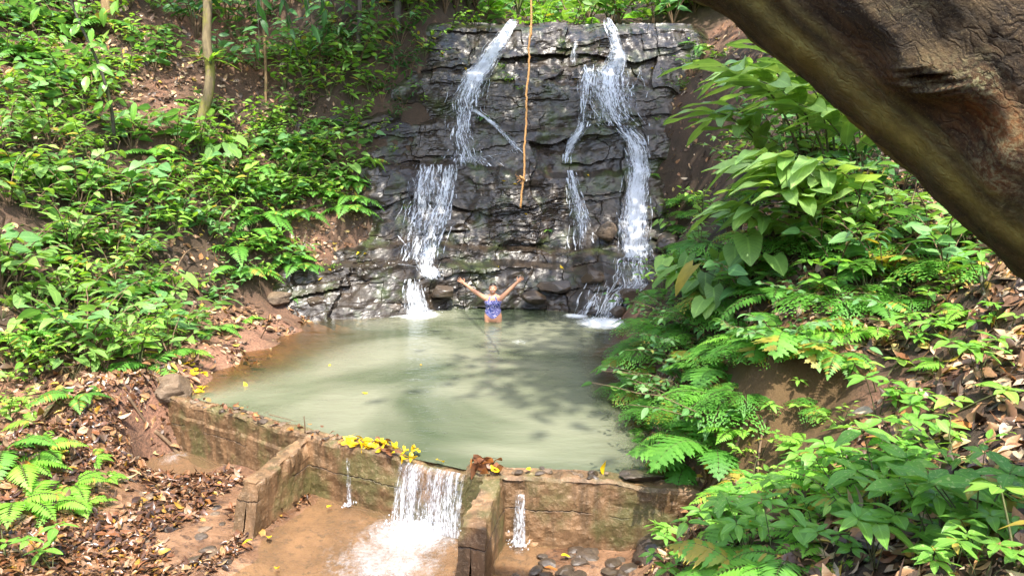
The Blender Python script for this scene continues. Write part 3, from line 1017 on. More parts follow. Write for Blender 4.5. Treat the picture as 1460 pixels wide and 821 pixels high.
# ------------------------------------------------------------------ falling water
class Fall:
    def __init__(self): self.v, self.q, self.uv, self.d, self.n = [], [], [], [], 0

    def strip(self, path, layers=2, den=1.0, nu=11):
        big = max(p[2] for p in path)
        n = int(3 + big * .8) if big > 3.2 else 3
        self.strands(path, n if layers > 1 else int(n * .7))
        if big <= 3.2: self.strands(path, 4, 1.0, .004, .01, 1.0)
        den = den * .97
        layers = 1
        """path: (px, py, half width px, density) read along the flow; laid on the rock"""
        P = catmull(np.array([(a, b, c, e) for a, b, c, e in path], float), 10)
        # resample evenly
        seg = np.r_[0, np.cumsum(np.hypot(np.diff(P[:, 0]), np.diff(P[:, 1])))]
        m = max(8, int(seg[-1] / 2.2))
        s = np.linspace(0, seg[-1], m)
        P = np.stack([np.interp(s, seg, P[:, k]) for k in range(4)], -1)
        for ly in range(layers):
            V, UV, D = [], [], []
            off = 0.03 + 0.03 * ly
            seed = int(rng.integers(1, 9999))
            u = np.linspace(-1, 1, nu)
            P_ = P; P = P.copy(); P[:, 2] = P[:, 2] * 1.12 + 1
            V = cliff_at(P[:, 0:1] + u * P[:, 2:3], P[:, 1:2] + 0 * u).reshape(-1, 3)
            UV = np.stack([u * P[:, 2:3] / 60 + ly * 3.7 + seed, s[:, None] / 60 + 0 * u], -1).reshape(-1, 2)
            end = np.minimum(1, np.minimum(np.arange(m), np.arange(m)[::-1]) / 5 + .55)[:, None]
            D = (P[:, 3:4] * den * (1.02 - abs(u) ** 1.6 * .34) * (.75 + .25 * end)).ravel()
            P = P_
            V = np.array(V)
            y = V[:, 1].copy()
            for dx, dz in ((0, 0), (.05, 0), (-.05, 0), (.1, 0), (-.1, 0), (0, .06), (0, -.06), (0, .12), (0, .2), (0, -.12), (.07, .07), (-.07, .07)):
                y = np.minimum(y, cliff_y(V[:, 0] + dx, V[:, 2] + dz)) if (dx or dz) else cliff_y(V[:, 0], V[:, 2])
            y = y.reshape(m, nu)
            ysm = y.copy()
            for _ in range(3):
                ysm[1:-1] = np.minimum((ysm[:-2] + ysm[1:-1] + ysm[2:]) / 3, y[1:-1])
            # water leaving a ledge falls clear of the rock below it
            V[:, 1] = ysm.ravel() - off - .02 * fbm(V[:, 0] * 6, V[:, 2] * 6, seed, 2)
            self.v.append(V); self.uv.append(np.array(UV)); self.d.append(np.array(D))
            self.q.append(grid_quads(nu, m) + self.n)
            self.n += len(V)
        return self

    def strands(self, path, n, spread=1.15, wmin=.004, wmax=.017, keep=.58):
        """single threads of white water, each finding its own way down the rock"""
        P = catmull(np.array([(a, b, c, e) for a, b, c, e in path], float), 10)
        seg = np.r_[0, np.cumsum(np.hypot(np.diff(P[:, 0]), np.diff(P[:, 1])))]
        m = max(8, int(seg[-1] / 2.0))
        s = np.linspace(0, seg[-1], m)
        P = np.stack([np.interp(s, seg, P[:, k]) for k in range(4)], -1)
        if m > 20: P[:, 1] += np.linspace(-3, 3, m)
        for k in range(n):
            sd_ = int(rng.integers(1, 99999))
            u0 = np.clip(rng.normal(0, .5), -1, 1)
            u = u0 + .5 * fbm(s / 40, 0 * s + k, sd_, 3)
            px = P[:, 0] + u * P[:, 2] * spread + 1.2 * fbm(s / 7, 0 * s, sd_ + 1, 2)
            V = cliff_at(px, P[:, 1])
            y = cliff_y(V[:, 0], V[:, 2])
            for dx, dz in ((.04, 0), (-.04, 0), (0, .06), (0, -.06), (0, .14), (0, .22)):
                y = np.minimum(y, cliff_y(V[:, 0] + dx, V[:, 2] + dz))
            ys = y.copy()
            for _ in range(4): ys[1:-1] = np.minimum((ys[:-2] + ys[1:-1] + ys[2:]) / 3, y[1:-1])
            V[:, 1] = ys - rng.uniform(.025, .07)
            w = rng.uniform(wmin, wmax) * np.clip(.75 + 1.6 * fbm(s / 10, 0 * s + 3, sd_ + 2, 3), .12, 1.8)
            a = np.clip(P[:, 3], 0, 1.25) * keep + 1.3 * fbm(s / 15, 0 * s + 5, sd_ + 3, 3)
            on_ = a > .42
            L = V.copy(); L[:, 0] -= w; Rr = V.copy(); Rr[:, 0] += w; Rr[:, 1] += .008
            C = V.copy(); C[:, 1] -= w * .6
            VV = np.stack([L, C, Rr], 1).reshape(-1, 3)
            q = grid_quads(3, m)
            ok = np.repeat(on_[:-1] & on_[1:], 2)
            self.v.append(VV); self.uv.append(np.stack([np.tile([0, .02, .04], m) + sd_, np.repeat(s / 60, 3)], -1)); self.d.append(np.repeat(1.0 + .45 * fbm(s / 5, 0 * s + 9, sd_ + 5, 2), 3))
            self.q.append(q[ok] + self.n); self.n += len(VV)
        return self

    def free(self, tops, bots, den=1.0, bulge=.1, nv=20, dens=None):
        """a falling sheet between a top and a bottom row of points"""
        T, B = np.array(tops, float), np.array(bots, float)
        nu = 40
        k = np.linspace(0, 1, len(T)); kk = np.linspace(0, 1, nu)
        T = np.stack([np.interp(kk, k, T[:, a]) for a in range(3)], -1)
        B = np.stack([np.interp(kk, k, B[:, a]) for a in range(3)], -1)
        V, UV, D = [], [], []
        ln = 0.8
        seed = int(rng.integers(1, 999))
        for i, t in enumerate(np.linspace(0, 1, nv)):
            p = T.copy()
            p[:, :2] = T[:, :2] + (B[:, :2] - T[:, :2]) * (t ** .6)[..., None] if False else T[:, :2] + (B[:, :2] - T[:, :2]) * t ** .55
            p[:, 2] = T[:, 2] + (B[:, 2] - T[:, 2]) * t
            p[:, 1] += 0.02 * fbm(kk * 9, np.full(nu, t * 2), seed, 2)
            V.append(p); UV.append(np.stack([kk * np.linalg.norm(T[-1] - T[0]) * 1.6 + seed, np.full(nu, t * ln)], -1)); D.append(np.full(nu, den - .05) * (1 - .12 * abs(kk * 2 - 1) ** 4) * (0.95 + .12 * t))
        self.v.append(np.concatenate(V)); self.uv.append(np.concatenate(UV)); self.d.append(np.concatenate(D))
        self.q.append(grid_quads(nu, nv) + self.n); self.n += nu * nv
        return self

    def splash(self, p, rx, ry, h, n=60, r=.012):
        for _ in range(n):
            a = rng.normal(size=2)
            c = np.array([p[0] + a[0] * rx, p[1] + a[1] * ry, p[2] + abs(rng.normal()) * h])
            s = r * rng.uniform(.5, 1.5)
            oc = np.array([(1, 0, 0), (0, 1, 0), (-1, 0, 0), (0, -1, 0), (0, 0, 1.3), (0, 0, -1.3)]) * s + c
            self.v.append(oc); self.uv.append(np.zeros((6, 2))); self.d.append(np.full(6, 3.0))
            self.q.append(np.array([(0, 1, 4, 4), (1, 2, 4, 4), (2, 3, 4, 4), (3, 0, 4, 4), (1, 0, 5, 5), (2, 1, 5, 5), (3, 2, 5, 5), (0, 3, 5, 5)]) + self.n)
            self.n += 6
        return self

    def build(self, name, label):
        q = np.concatenate(self.q)
        deg = q[:, 2] == q[:, 3]
        me = make_mesh(name, np.concatenate(self.v), q[~deg], q[deg][:, :3], uv=np.concatenate(self.uv), attrs=dict(den=np.concatenate(self.d)))
        o = link(name, me, M['fall'])
        return tag(o, label, 'waterfall', kind='structure')


f = Fall()
f.strip([(733, 32, 5, 1.3), (712, 62, 10, 1.3), (694, 90, 14, 1.25), (678, 112, 18, 1.12), (670, 135, 22, 1.02), (667, 158, 24, .95)], 2)
f.strip([(664, 158, 18, 1.0), (660, 190, 20, .95), (666, 216, 28, .93), (672, 234, 42, .95)], 1)
f.strip([(676, 158, 6, 1.1), (702, 176, 5, 1.05), (724, 196, 6, 1.0), (741, 216, 8, 1.0)], 1)
f.strip([(740, 216, 5, .9), (700, 222, 6, .92), (660, 228, 5, .9)], 1)
f.strip([(612, 238, 18, .98), (606, 275, 24, .98), (598, 320, 28, .93), (590, 366, 30, .88)], 2)
f.strip([(642, 238, 14, .98), (634, 275, 18, 1.0), (626, 315, 22, .97), (614, 345, 20, .97), (610, 376, 18, 1.0)], 2)
f.strip([(570, 378, 3, 1.0), (605, 379, 3, 1.2), (640, 379, 3, .95)], 1)
f.strip([(610, 376, 16, 1.1), (616, 388, 15, 1.15), (620, 396, 10, 1.0)], 2)
f.strip([(592, 399, 10, .95), (592, 415, 14, 1.08), (596, 432, 17, 1.1), (598, 447, 22, 1.12)], 2)
f.strip([(580, 236, 2.5, .9), (640, 236, 2.5, 1.1), (735, 234, 2.5, .8)], 1)
sp0 = on(598, 446, 0.02)
f.splash(sp0, .22, .08, .07, 60, .010)
f.build('waterfall', 'left-hand thin waterfall fanning down the dark rock in three steps')

f = Fall()
f.strip([(864, 32, 4, 1.05), (872, 48, 8, 1.0), (878, 66, 9, 1.1), (880, 85, 14, 1.18), (872, 104, 22, 1.12)], 2)
f.strip([(822, 62, 4, .95), (818, 78, 6, .9), (818, 95, 6, .8)], 1)
f.strip([(864, 100, 34, 1.06), (866, 130, 36, 1.04), (872, 160, 34, .98), (880, 178, 34, .92)], 2)
f.strip([(838, 96, 9, .98), (833, 125, 8, .95), (832, 160, 7, .95), (830, 180, 8, .95), (820, 196, 8, 1.05), (812, 212, 6, 1.1), (808, 230, 6, .85)], 2)
f.strip([(814, 246, 6, .92), (820, 275, 9, 1.0), (828, 310, 14, .98), (828, 352, 18, .88)], 2)
f.strip([(850, 181, 3, 1.0), (890, 181, 3, 1.2), (912, 182, 3, .9)], 1)
f.strip([(884, 184, 22, .95), (902, 205, 17, 1.06), (908, 235, 15, 1.12), (906, 270, 17, 1.16), (902, 310, 20, 1.16), (900, 340, 21, 1.14), (900, 364, 22, 1.14)], 2)
f.strip([(880, 366, 3, 1.0), (900, 367, 4, 1.3), (925, 368, 3, 1.0)], 1)
f.strip([(898, 368, 20, .95), (900, 386, 24, .92), (905, 402, 24, .98), (895, 410, 26, 1.05)], 2)
f.strip([(890, 410, 22, .95), (872, 424, 22, .98), (864, 440, 18, 1.0), (862, 457, 18, 1.1)], 2)
f.strip([(846, 418, 8, .85), (832, 432, 8, .9), (820, 447, 10, 1.0)], 1)
f.strands([(905, 368, 26, 1.0), (902, 392, 32, 1.0), (886, 418, 36, 1.0), (864, 455, 34, 1.0)], 30)
f.strands([(850, 400, 14, 1.0), (838, 425, 18, 1.0), (826, 450, 20, 1.0)], 12)
f.splash(on(862, 457, .02), .2, .08, .06, 60, .010)
f.build('waterfall', 'right-hand brighter waterfall pouring down the dark rock beside the big leaves')

# the spill over the dam and two leaks in its face
f = Fall()
zb = -.63
for (a, b, de, y_) in [(574, 612, 1.0, 0), (612, 664, 1.02, 0), (585, 655, .8, .06)]:
    tp = []
    bt = []
    for px in np.linspace(a, b, 6):
        t_ = on(px, np.interp(px, [570, 660], [652, 671]), 0.015); t_[1] = dam_y(t_[0]) - .012 - y_ * .3
        tp.append(t_)
        q_ = on(px - 12 + (px - 615) * .12, np.interp(px, [570, 660], [745, 752]), zb); bt.append([q_[0], min(q_[1], dam_y(q_[0]) - .16) - y_, zb])
    back = [[p[0], p[1] + .2, 0.006] for p in tp]
    f.free(tp, bt, de)
    f.free(back, tp, .72, nv=6)
f.splash(on(606, 752, -.6), .26, .09, .07, 260, .0075)
f.build('waterfall', 'white curtain of water spilling through the notch in the dam')
f = Fall()
t_ = on(493, 655, -.05)
f.free([[t_[0] - .02, dam_y(t_[0]) - .035, -.06], [t_[0] + .02, dam_y(t_[0]) - .035, -.06]], [[t_[0] - .01, dam_y(t_[0]) - .10, -.6], [t_[0] + .05, dam_y(t_[0]) - .10, -.6]], .98)
f.splash([t_[0] + .02, dam_y(t_[0]) - .12, -.59], .05, .03, .03, 30, .008)
f.build('waterfall', 'thread of water running down the dam left of the notch')
f = Fall()
t_ = on(742, 696, -.08)
f.free([[t_[0] - .04, dam_y(t_[0]) - .035, -.10], [t_[0] + .04, dam_y(t_[0]) - .035, -.10]], [[t_[0] - .08, dam_y(t_[0]) - .12, -.62], [t_[0] + .05, dam_y(t_[0]) - .12, -.62]], 1.04)
f.splash([t_[0] - .02, dam_y(t_[0]) - .14, -.6], .06, .04, .04, 40, .008)
f.build('waterfall', 'narrow leak of water down the dam right of the right buttress')
# ------------------------------------------------------------------ plant prototypes
UP = np.array([0, 0, 1.0])
T = dict(
    ellip=[leaf_template('ellip', 5, .2, d, .44) for d in (.1, .25, .45)],
    ovate=[leaf_template('ovate', 5, .18, d, .6) for d in (.1, .3, .5)],
    lance=[leaf_template('lance', 5, .25, d, .26) for d in (.15, .35, .6)],
    heart=[leaf_template('heart', 5, .12, d, .85) for d in (.15, .3, .5)],
    paddle=[leaf_template('paddle', 12, .26, d, .29, .32, 2) for d in (.15, .4, .7)],
    tooth=[leaf_template('tooth', 9, .1, d, .36) for d in (.1, .3)],
    pinna=[leaf_template('lance', 3, .1, d, .2) for d in (.1, .3)],
    small=[leaf_template('ellip', 3, .2, d, .5) for d in (.1, .4)],
    ellip_big=[leaf_template('ellip', 9, .2, d, .43, .12, 2) for d in (.08, .22, .4)],
)


def shrub(h=.8, spread=.7, stems=5, leaves=9, lsize=.17, kind='ellip', flat=.75, side=0.9, lean=(0, 0)):
    """arching stems that carry leaves in flat alternate sprays"""
    F, S = Foliage(), Tubes()
    for k in range(stems):
        a = k / stems * 2 * np.pi + rng.uniform(-.5, .5)
        out = np.array([math.cos(a), math.sin(a), 0]) * spread * rng.uniform(.5, 1.1) + np.array([lean[0], lean[1], 0]) * rng.uniform(.5, 1.2)
        hh = h * rng.uniform(.6, 1.1)
        n = 9
        tt = np.linspace(0, 1, n)
        pts = np.outer(tt ** 1.5, out) + np.outer(tt * (1.35 - .35 * tt * tt), [0, 0, hh]) + rng.normal(0, .012, (n, 3)) * tt[:, None]
        S.add(pts, np.linspace(.011, .004, n) * (h / .8) ** .5, 5)
        m = leaves
        for j in range(m):
            t = .28 + .72 * (j + .5) / m + rng.uniform(-.03, .03)
            p = np.array([np.interp(t, tt, pts[:, c]) for c in range(3)])
            ax = unit(np.array([np.interp(min(t + .05, 1), tt, pts[:, c]) for c in range(3)]) - np.array([np.interp(t - .05, tt, pts[:, c]) for c in range(3)]))
            hor = unit(np.cross(ax, UP) + 1e-4)
            sgn = 1 if j % 2 else -1
            fw = unit(ax * rng.uniform(.15, .7) + hor * sgn * side + UP * rng.uniform(-.35, .2) + rng.normal(0, .18, 3))
            if j >= m - 1: fw = unit(ax + UP * -.2)
            up = unit(UP * flat + rng.normal(0, .28, 3))
            l = lsize * rng.uniform(.65, 1.2) * (1.1 - .35 * t)
            tp = T[kind][int(rng.integers(len(T[kind])))]
            F.add(tp, p + fw * .01, fw, up, l)
    return F, S


def fern(fronds=8, length=.7, pairs=16, droop=.6, width=.3, lift=.75, kind='pinna', spread=1.0, lean=(0, 0)):
    F, S = Foliage(), Tubes()
    for k in range(fronds):
        a = k / fronds * 2 * np.pi * spread + rng.uniform(-.3, .3)
        o = np.array([math.cos(a), math.sin(a), 0]) + np.array([lean[0], lean[1], 0])
        o = unit(o)
        L = length * rng.uniform(.7, 1.15)
        lf = lift * rng.uniform(.7, 1.2)
        n = pairs + 4
        t = np.linspace(0, 1, n)
        pts = np.outer(t, o * L * .92) + np.outer(lf * L * t - droop * rng.uniform(.8, 1.2) * L * t * t, UP)
        pts += np.outer(np.sin(t * 2.2) * rng.uniform(-.08, .08) * L, np.cross(o, UP))
        S.add(pts, np.linspace(.006, .0018, n) * (length / .7) ** .5, 4)
        tg = unit(np.gradient(pts, axis=0))
        idx = np.arange(3, n)
        tl = np.sin(np.pi * (.12 + .88 * (idx - 3) / (n - 3)) ** .7) ** .9 * width * L
        ax = tg[idx]
        hor = unit(np.cross(ax, UP))
        nrm = np.cross(hor, ax)
        tint0 = rng.uniform(0, 1)
        for sgn in (1, -1):
            fw = hor * sgn + ax * .38 + nrm * .05 + rng.normal(0, .05, (len(idx), 3)) - UP * .12
            F.add(T[kind][0 if rng.random() < .5 else 1], pts[idx], fw, nrm, tl + .01, np.full(len(idx), L / pairs * 4.4 if kind == 'pinna' else L / pairs * 3.0), np.clip(tint0 + rng.normal(0, .12, len(idx)), 0, 1))
        F.add(T['pinna'][0], pts[-1:], tg[-1:], nrm[-1:], L * .12, L * .3, [tint0])
    return F, S


def lacy_fern(fronds=6, length=.6, droop=.55, lean=(0, 0)):
    """triangular fronds, each side branch feathered in its turn"""
    F, S = Foliage(), Tubes()
    for k in range(fronds):
        a = k / fronds * 2 * np.pi + rng.uniform(-.4, .4)
        o = unit(np.array([math.cos(a), math.sin(a), 0]) + np.array([lean[0], lean[1], 0]))
        L = length * rng.uniform(.75, 1.15)
        n = 14
        t = np.linspace(0, 1, n)
        pts = np.outer(t, o * L) + np.outer(.75 * L * t - droop * 1.5 * L * t * t, UP)
        S.add(pts, np.linspace(.005, .0015, n), 4)
        tg = unit(np.gradient(pts, axis=0))
        tint0 = rng.uniform(0, 1)
        for i in range(4, n):
            wl = (1 - (i - 4) / (n - 3)) ** .8 * .48 * L + .02
            hor = unit(np.cross(tg[i], UP)); nrm = np.cross(hor, tg[i])
            for sgn in (1, -1):
                b = unit(hor * sgn + tg[i] * .45 - UP * .1 + rng.normal(0, .12, 3))
                m = max(3, int(wl / .03))
                s = np.linspace(.12, 1, m)
                P = pts[i] + np.outer(s * wl, b) - np.outer(.25 * wl * s * s, UP) + rng.normal(0, .006, (m, 3))
                c = np.cross(nrm, b)
                for sg in (1, -1):
                    F.add(T['pinna'][0], P, c * sg + b * .6, nrm, ((1.08 - s) * wl * .38 + .012) * rng.uniform(.6, 1.25, m), .1, np.clip(tint0 + rng.normal(0, .1, m), 0, 1))
                F.add(T['pinna'][0], P[-1:], b[None], nrm, .03, .07, [tint0])
    return F, S


def heart_plant(n=9, h=.5, lsize=.24, spread=.45, lean=(0, 0), face=None):
    F, S = Foliage(), Tubes()
    for k in range(n):
        a = rng.uniform(0, 2 * np.pi)
        r = spread * rng.uniform(.3, 1.1)
        o = np.array([math.cos(a) * r + lean[0] * rng.uniform(.4, 1.2), math.sin(a) * r + lean[1] * rng.uniform(.4, 1.2), h * rng.uniform(.5, 1.15)])
        t = np.linspace(0, 1, 6)
        pts = np.outer(t ** 1.4, o * [1, 1, 0]) + np.outer(t * (1.3 - .3 * t), o * [0, 0, 1])
        S.add(pts, np.linspace(.006, .003, 6), 4)
        d = unit(np.array([math.cos(a), math.sin(a), -.55]) + np.array([lean[0], lean[1], 0]) + rng.normal(0, .2, 3))
        up = unit(UP * .9 + np.array([math.cos(a), math.sin(a), 0]) * .35 + (np.array(face) if face is not None else 0) + rng.normal(0, .15, 3))
        F.add(T['heart'][int(rng.integers(3))], pts[-1], d, up, lsize * rng.uniform(.7, 1.2))
    return F, S


def paddle_plant(stems=4, h=1.5, lsize=.75, lean=(-.6, -.2), leaves=6):
    F, S = Foliage(), Tubes()
    for k in range(stems):
        out = np.array([lean[0], lean[1], 0]) * rng.uniform(.7, 1.25) * h + np.array([rng.normal(0, .14), rng.normal(0, .14), 0]) * h
        n = 10
        t = np.linspace(0, 1, n)
        hh = h * rng.uniform(.75, 1.1)
        pts = np.outer(t ** 1.7, out) + np.outer(t * (1.3 - .35 * t * t), [0, 0, hh]) + np.array([rng.normal(0, .08), rng.normal(0, .08), 0])
        S.add(pts, np.linspace(.018, .007, n), 6)
        for j in range(leaves):
            tt = .35 + .65 * (j + .5) / leaves
            p = np.array([np.interp(tt, t, pts[:, c]) for c in range(3)])
            ax = unit(np.array([np.interp(min(1, tt + .06), t, pts[:, c]) for c in range(3)]) - np.array([np.interp(tt - .06, t, pts[:, c]) for c in range(3)]))
            hor = unit(np.cross(ax, UP))
            fw = unit(ax * .75 + hor * (1 if j % 2 else -1) * .75 + UP * rng.uniform(-.25, .15))
            F.add(T['paddle'][int(rng.integers(3))], p, fw, unit(UP + rng.normal(0, .3, 3)), lsize * rng.uniform(.7, 1.1))
        F.add(T['paddle'][1], pts[-1], unit(ax + UP * -.1), UP, lsize * .9)
    return F, S


def whorl(stems=2, h=.35, n=6, lsize=.2, kind='ellip_big', lean=(0, 0), spread=.18):
    """seedling: bare stem with a spreading rosette of leaves at the tip and a pair lower down"""
    F, S = Foliage(), Tubes()
    for s in range(stems):
        o = np.array([rng.normal(0, spread) + lean[0], rng.normal(0, spread) + lean[1], h * rng.uniform(.6, 1.2)])
        t = np.linspace(0, 1, 7)
        pts = np.outer(t ** 1.3, o * [1, 1, 0]) + np.outer(t, o * [0, 0, 1])
        S.add(pts, np.linspace(.006, .003, 7), 5)
        a0 = rng.uniform(0, 6.28)
        nn = n + int(rng.integers(-1, 2))
        for k in range(nn):
            a = a0 + k * 2.4
            lv = k / nn
            p = pts[-1] * (1 - .25 * lv) + pts[-2] * .25 * lv
            d = np.array([math.cos(a), math.sin(a), rng.uniform(-.15, .4) * (1 - lv * .8)])
            F.add(T[kind][int(rng.integers(len(T[kind])))], p + unit(d) * .012, d, unit(UP * 1.0 + rng.normal(0, .22, 3)), lsize * rng.uniform(.65, 1.15))
    return F, S


def strap_tuft(n=14, L=.5):
    F, S = Foliage(), Tubes()
    for k in range(n):
        a = rng.uniform(0, 6.28)
        F.add(leaf_template('lance', 7, .15, rng.uniform(.4, 1.1), .09), rng.normal(0, .02, 3), np.array([math.cos(a), math.sin(a), rng.uniform(.5, 1.6)]), UP + .01, L * rng.uniform(.6, 1.1))
    S.add([(0, 0, -.06), (0, 0, .0), (0, 0, .05)], [.03, .03, .015], 6)
    return F, S


PROTO = {}
def proto(key, build, mat, smat='stem'):
    F, S = build
    f = F.mesh(key + ' foliage'); f.materials.append(M[mat])
    s = S.mesh(key + ' stems'); s.materials.append(M[smat])
    PROTO.setdefault(key, []).append((f, s))


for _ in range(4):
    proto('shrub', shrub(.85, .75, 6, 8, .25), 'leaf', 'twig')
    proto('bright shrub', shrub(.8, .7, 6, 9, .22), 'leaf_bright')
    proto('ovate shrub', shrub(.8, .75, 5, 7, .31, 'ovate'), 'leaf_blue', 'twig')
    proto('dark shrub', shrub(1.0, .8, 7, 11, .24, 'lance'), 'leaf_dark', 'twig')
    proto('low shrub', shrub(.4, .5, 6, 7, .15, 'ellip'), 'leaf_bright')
for _ in range(3):
    proto('fern', fern(9, .75, 16, .75, .28, .8), 'fern')
    proto('bright fern', fern(8, .65, 15, .7, .3, .75), 'fern_bright')
    proto('lacy fern', lacy_fern(8, .7, .5), 'fern')
    proto('heart plant', heart_plant(10, .6, .27, .5), 'leaf')
    proto('seedling', whorl(3, .4, 6, .2), 'leaf_glossy')
    proto('spotted seedling', whorl(4, .42, 6, .21, lean=(-.05, -.05)), 'leaf_spot')
    proto('small seedling', whorl(2, .22, 5, .13), 'leaf_bright')
for _ in range(3):
    proto('paddle plant', paddle_plant(3, 1.3, .85, (-.62, -.3)), 'leaf_paddle')
    proto('toothed fern', fern(8, .7, 9, .7, .36, .8, 'tooth'), 'fern')
    proto('hanging shrub', shrub(.45, .9, 8, 11, .17, 'ellip', .5, lean=(-.6, -.3)), 'leaf_blue', 'twig')

KIND = {  # prototype -> (object name, category, words for the label)
    'shrub': ('shrub', 'shrub', 'leafy green shrub'),
    'bright shrub': ('shrub', 'shrub', 'bright yellow-green shrub'),
    'ovate shrub': ('shrub', 'shrub', 'broad-leaved bluish shrub'),
    'dark shrub': ('shrub', 'shrub', 'dark narrow-leaved shrub'),
    'low shrub': ('herb_plant', 'plant', 'low bright green shrub'),  # a low shrub, filed with the plants
    'hanging shrub': ('hanging_shrub', 'plant', 'overhanging sprawling shrub'),  # a shrub hanging over the bank, filed with the plants
    'fern': ('fern', 'fern', 'green feathery fern'),
    'bright fern': ('fern', 'fern', 'bright green fern'),
    'lacy fern': ('fern', 'fern', 'lacy triangular fern'),
    'toothed fern': ('fern', 'fern', 'coarse-leaved fern'),
    'heart plant': ('leafy_plant', 'plant', 'heart-leaved plant'),
    'seedling': ('seedling', 'seedling', 'glossy-leaved seedling'),
    'spotted seedling': ('seedling', 'seedling', 'pale-spotted seedling'),
    'small seedling': ('seedling', 'seedling', 'small bright seedling'),
    'paddle plant': ('leafy_plant', 'plant', 'paddle-leaved plant'),
}
PLANTS = []


def put(key, loc, scale=1.0, rot=None, tilt=(0, 0), zone='', label=None, variant=None):
    ps = PROTO[key]
    f, s = ps[int(rng.integers(len(ps)))] if variant is None else ps[variant % len(ps)]
    nm, cat, words = KIND[key]
    root = thing(nm, loc, rng.uniform(0, 6.28) if rot is None else rot)
    root.rotation_euler = (tilt[0], tilt[1], root.rotation_euler.z)
    root.scale = (scale, scale, scale)
    link('foliage', f, None, root)
    link('stem', s, None, root)
    tag(root, label, cat, zone or None)
    PLANTS.append(dict(o=root, key=key, words=words, loc=np.array(loc), scale=scale, zone=zone, label=label))
    return root


def put_px(key, px, py, scale=1.0, d=None, dmin=2.0, **kw):
    g = ground(px, py, dmin) if d is None else at(px, py, d)
    if g is None: return None
    return put(key, g + np.array([0, 0, -.03]), scale, **kw)


def in_poly(px, py, poly):
    c = False
    j = len(poly) - 1
    for i in range(len(poly)):
        xi, yi = poly[i]; xj, yj = poly[j]
        if (yi > py) != (yj > py) and px < (xj - xi) * (py - yi) / (yj - yi) + xi: c = not c
        j = i
    return c


def scatter(poly, n, keys, smin, smax, zone, holes=(), gap=22):
    xs_ = [p[0] for p in poly]; ys_ = [p[1] for p in poly]
    done, tries, pts = 0, 0, []
    names = list(keys); w = np.array([keys[k] for k in names], float); w /= w.sum()
    while done < n and tries < n * 40:
        tries += 1
        px, py = rng.uniform(min(xs_), max(xs_)), rng.uniform(min(ys_), max(ys_))
        if not in_poly(px, py, poly): continue
        if any(((px - a) / c) ** 2 + ((py - b) / e) ** 2 < 1 for a, b, c, e in holes): continue
        if any((px - a) ** 2 + (py - b) ** 2 < gap * gap for a, b in pts): continue
        g = ground(px, py)
        if g is None: continue
        k = names[int(rng.choice(len(names), p=w))]
        put(k, g - np.array([0, 0, .03]), rng.uniform(smin, smax), zone=zone)
        pts.append((px, py)); done += 1


# left bank ------------------------------------------------------------------
scatter([(0, 60), (130, 40), (250, 90), (320, 190), (420, 190), (500, 215), (500, 290), (440, 300), (410, 390), (330, 440), (250, 520), (160, 540), (0, 560)], 165,
        {'shrub': 3, 'ovate shrub': 2.6, 'bright shrub': 2.4, 'low shrub': 2, 'fern': 1.1, 'heart plant': 1.1, 'toothed fern': .8, 'seedling': .6}, .65, 1.3, 'shrubs on the left bank',
        holes=[(225, 150, 55, 60), (440, 335, 45, 40), (95, 395, 70, 22), (330, 400, 60, 30), (200, 470, 40, 16)], gap=18)
for k, px, py, s in [('fern', 215, 520, .95), ('fern', 300, 470, .75), ('bright fern', 350, 455, .6), ('fern', 110, 565, .7), ('bright fern', 60, 640, .8), ('bright fern', 100, 690, .75), ('bright fern', 25, 715, .9), ('bright fern', 150, 680, .45), ('bright shrub', 15, 600, .6), ('seedling', 75, 815, .85), ('small seedling', 8, 800, 1.2), ('fern', 20, 480, .8), ('low shrub', 80, 500, .9), ('fern', 410, 420, .45), ('low shrub', 395, 395, .5), ('bright fern', 55, 600, .6), ('bright fern', 30, 660, .8), ('bright fern', 130, 650, .5), ('fern', 5, 640, .8), ('bright fern', 70, 720, .7), ('low shrub', 30, 580, .7), ('bright fern', 110, 720, .5), ('fern', 160, 520, .7), ('bright shrub', 60, 530, .6), ('low shrub', 130, 500, .8), ('bright fern', 270, 500, .6), ('low shrub', 250, 490, .8)]:
    put_px(k, px, py, s, zone='plants at the foot of the left bank')
for k, px, py, s in [('bright shrub', 470, 140, 1.0), ('fern', 385, 205, 1.0), ('toothed fern', 440, 200, .9), ('bright shrub', 500, 195, .7), ('shrub', 530, 200, .7), ('dark shrub', 545, 150, 1.0), ('dark shrub', 585, 110, .9), ('dark shrub', 560, 175, .6), ('low shrub', 520, 245, .9), ('shrub', 470, 265, .8)]:
    put_px(k, px, py, s, zone='shrubs beside the left of the falls')
for k, px, py, s in [('bright shrub', 640, 62, 1.1), ('bright shrub', 605, 85, 1.0), ('dark shrub', 570, 75, 1.1), ('bright shrub', 668, 50, .9), ('bright shrub', 590, 40, 1.2), ('shrub', 540, 70, 1.3)]:
    put_px(k, px, py, s, zone='shrubs at the left lip of the falls')
scatter([(200, -60), (560, -60), (560, 60), (480, 120), (320, 120), (230, 40)], 26, {'dark shrub': 3, 'shrub': 1, 'hanging shrub': 1}, 1.0, 1.8, 'dark shrubs high on the left slope', gap=30, holes=[(340, 130, 30, 30)])
scatter([(0, -60), (210, -60), (210, 40), (100, 40), (0, 70)], 16, {'shrub': 3, 'ovate shrub': 2, 'fern': 1}, .9, 1.4, 'shrubs high on the left slope', gap=28, holes=[(330, 20, 40, 30)])

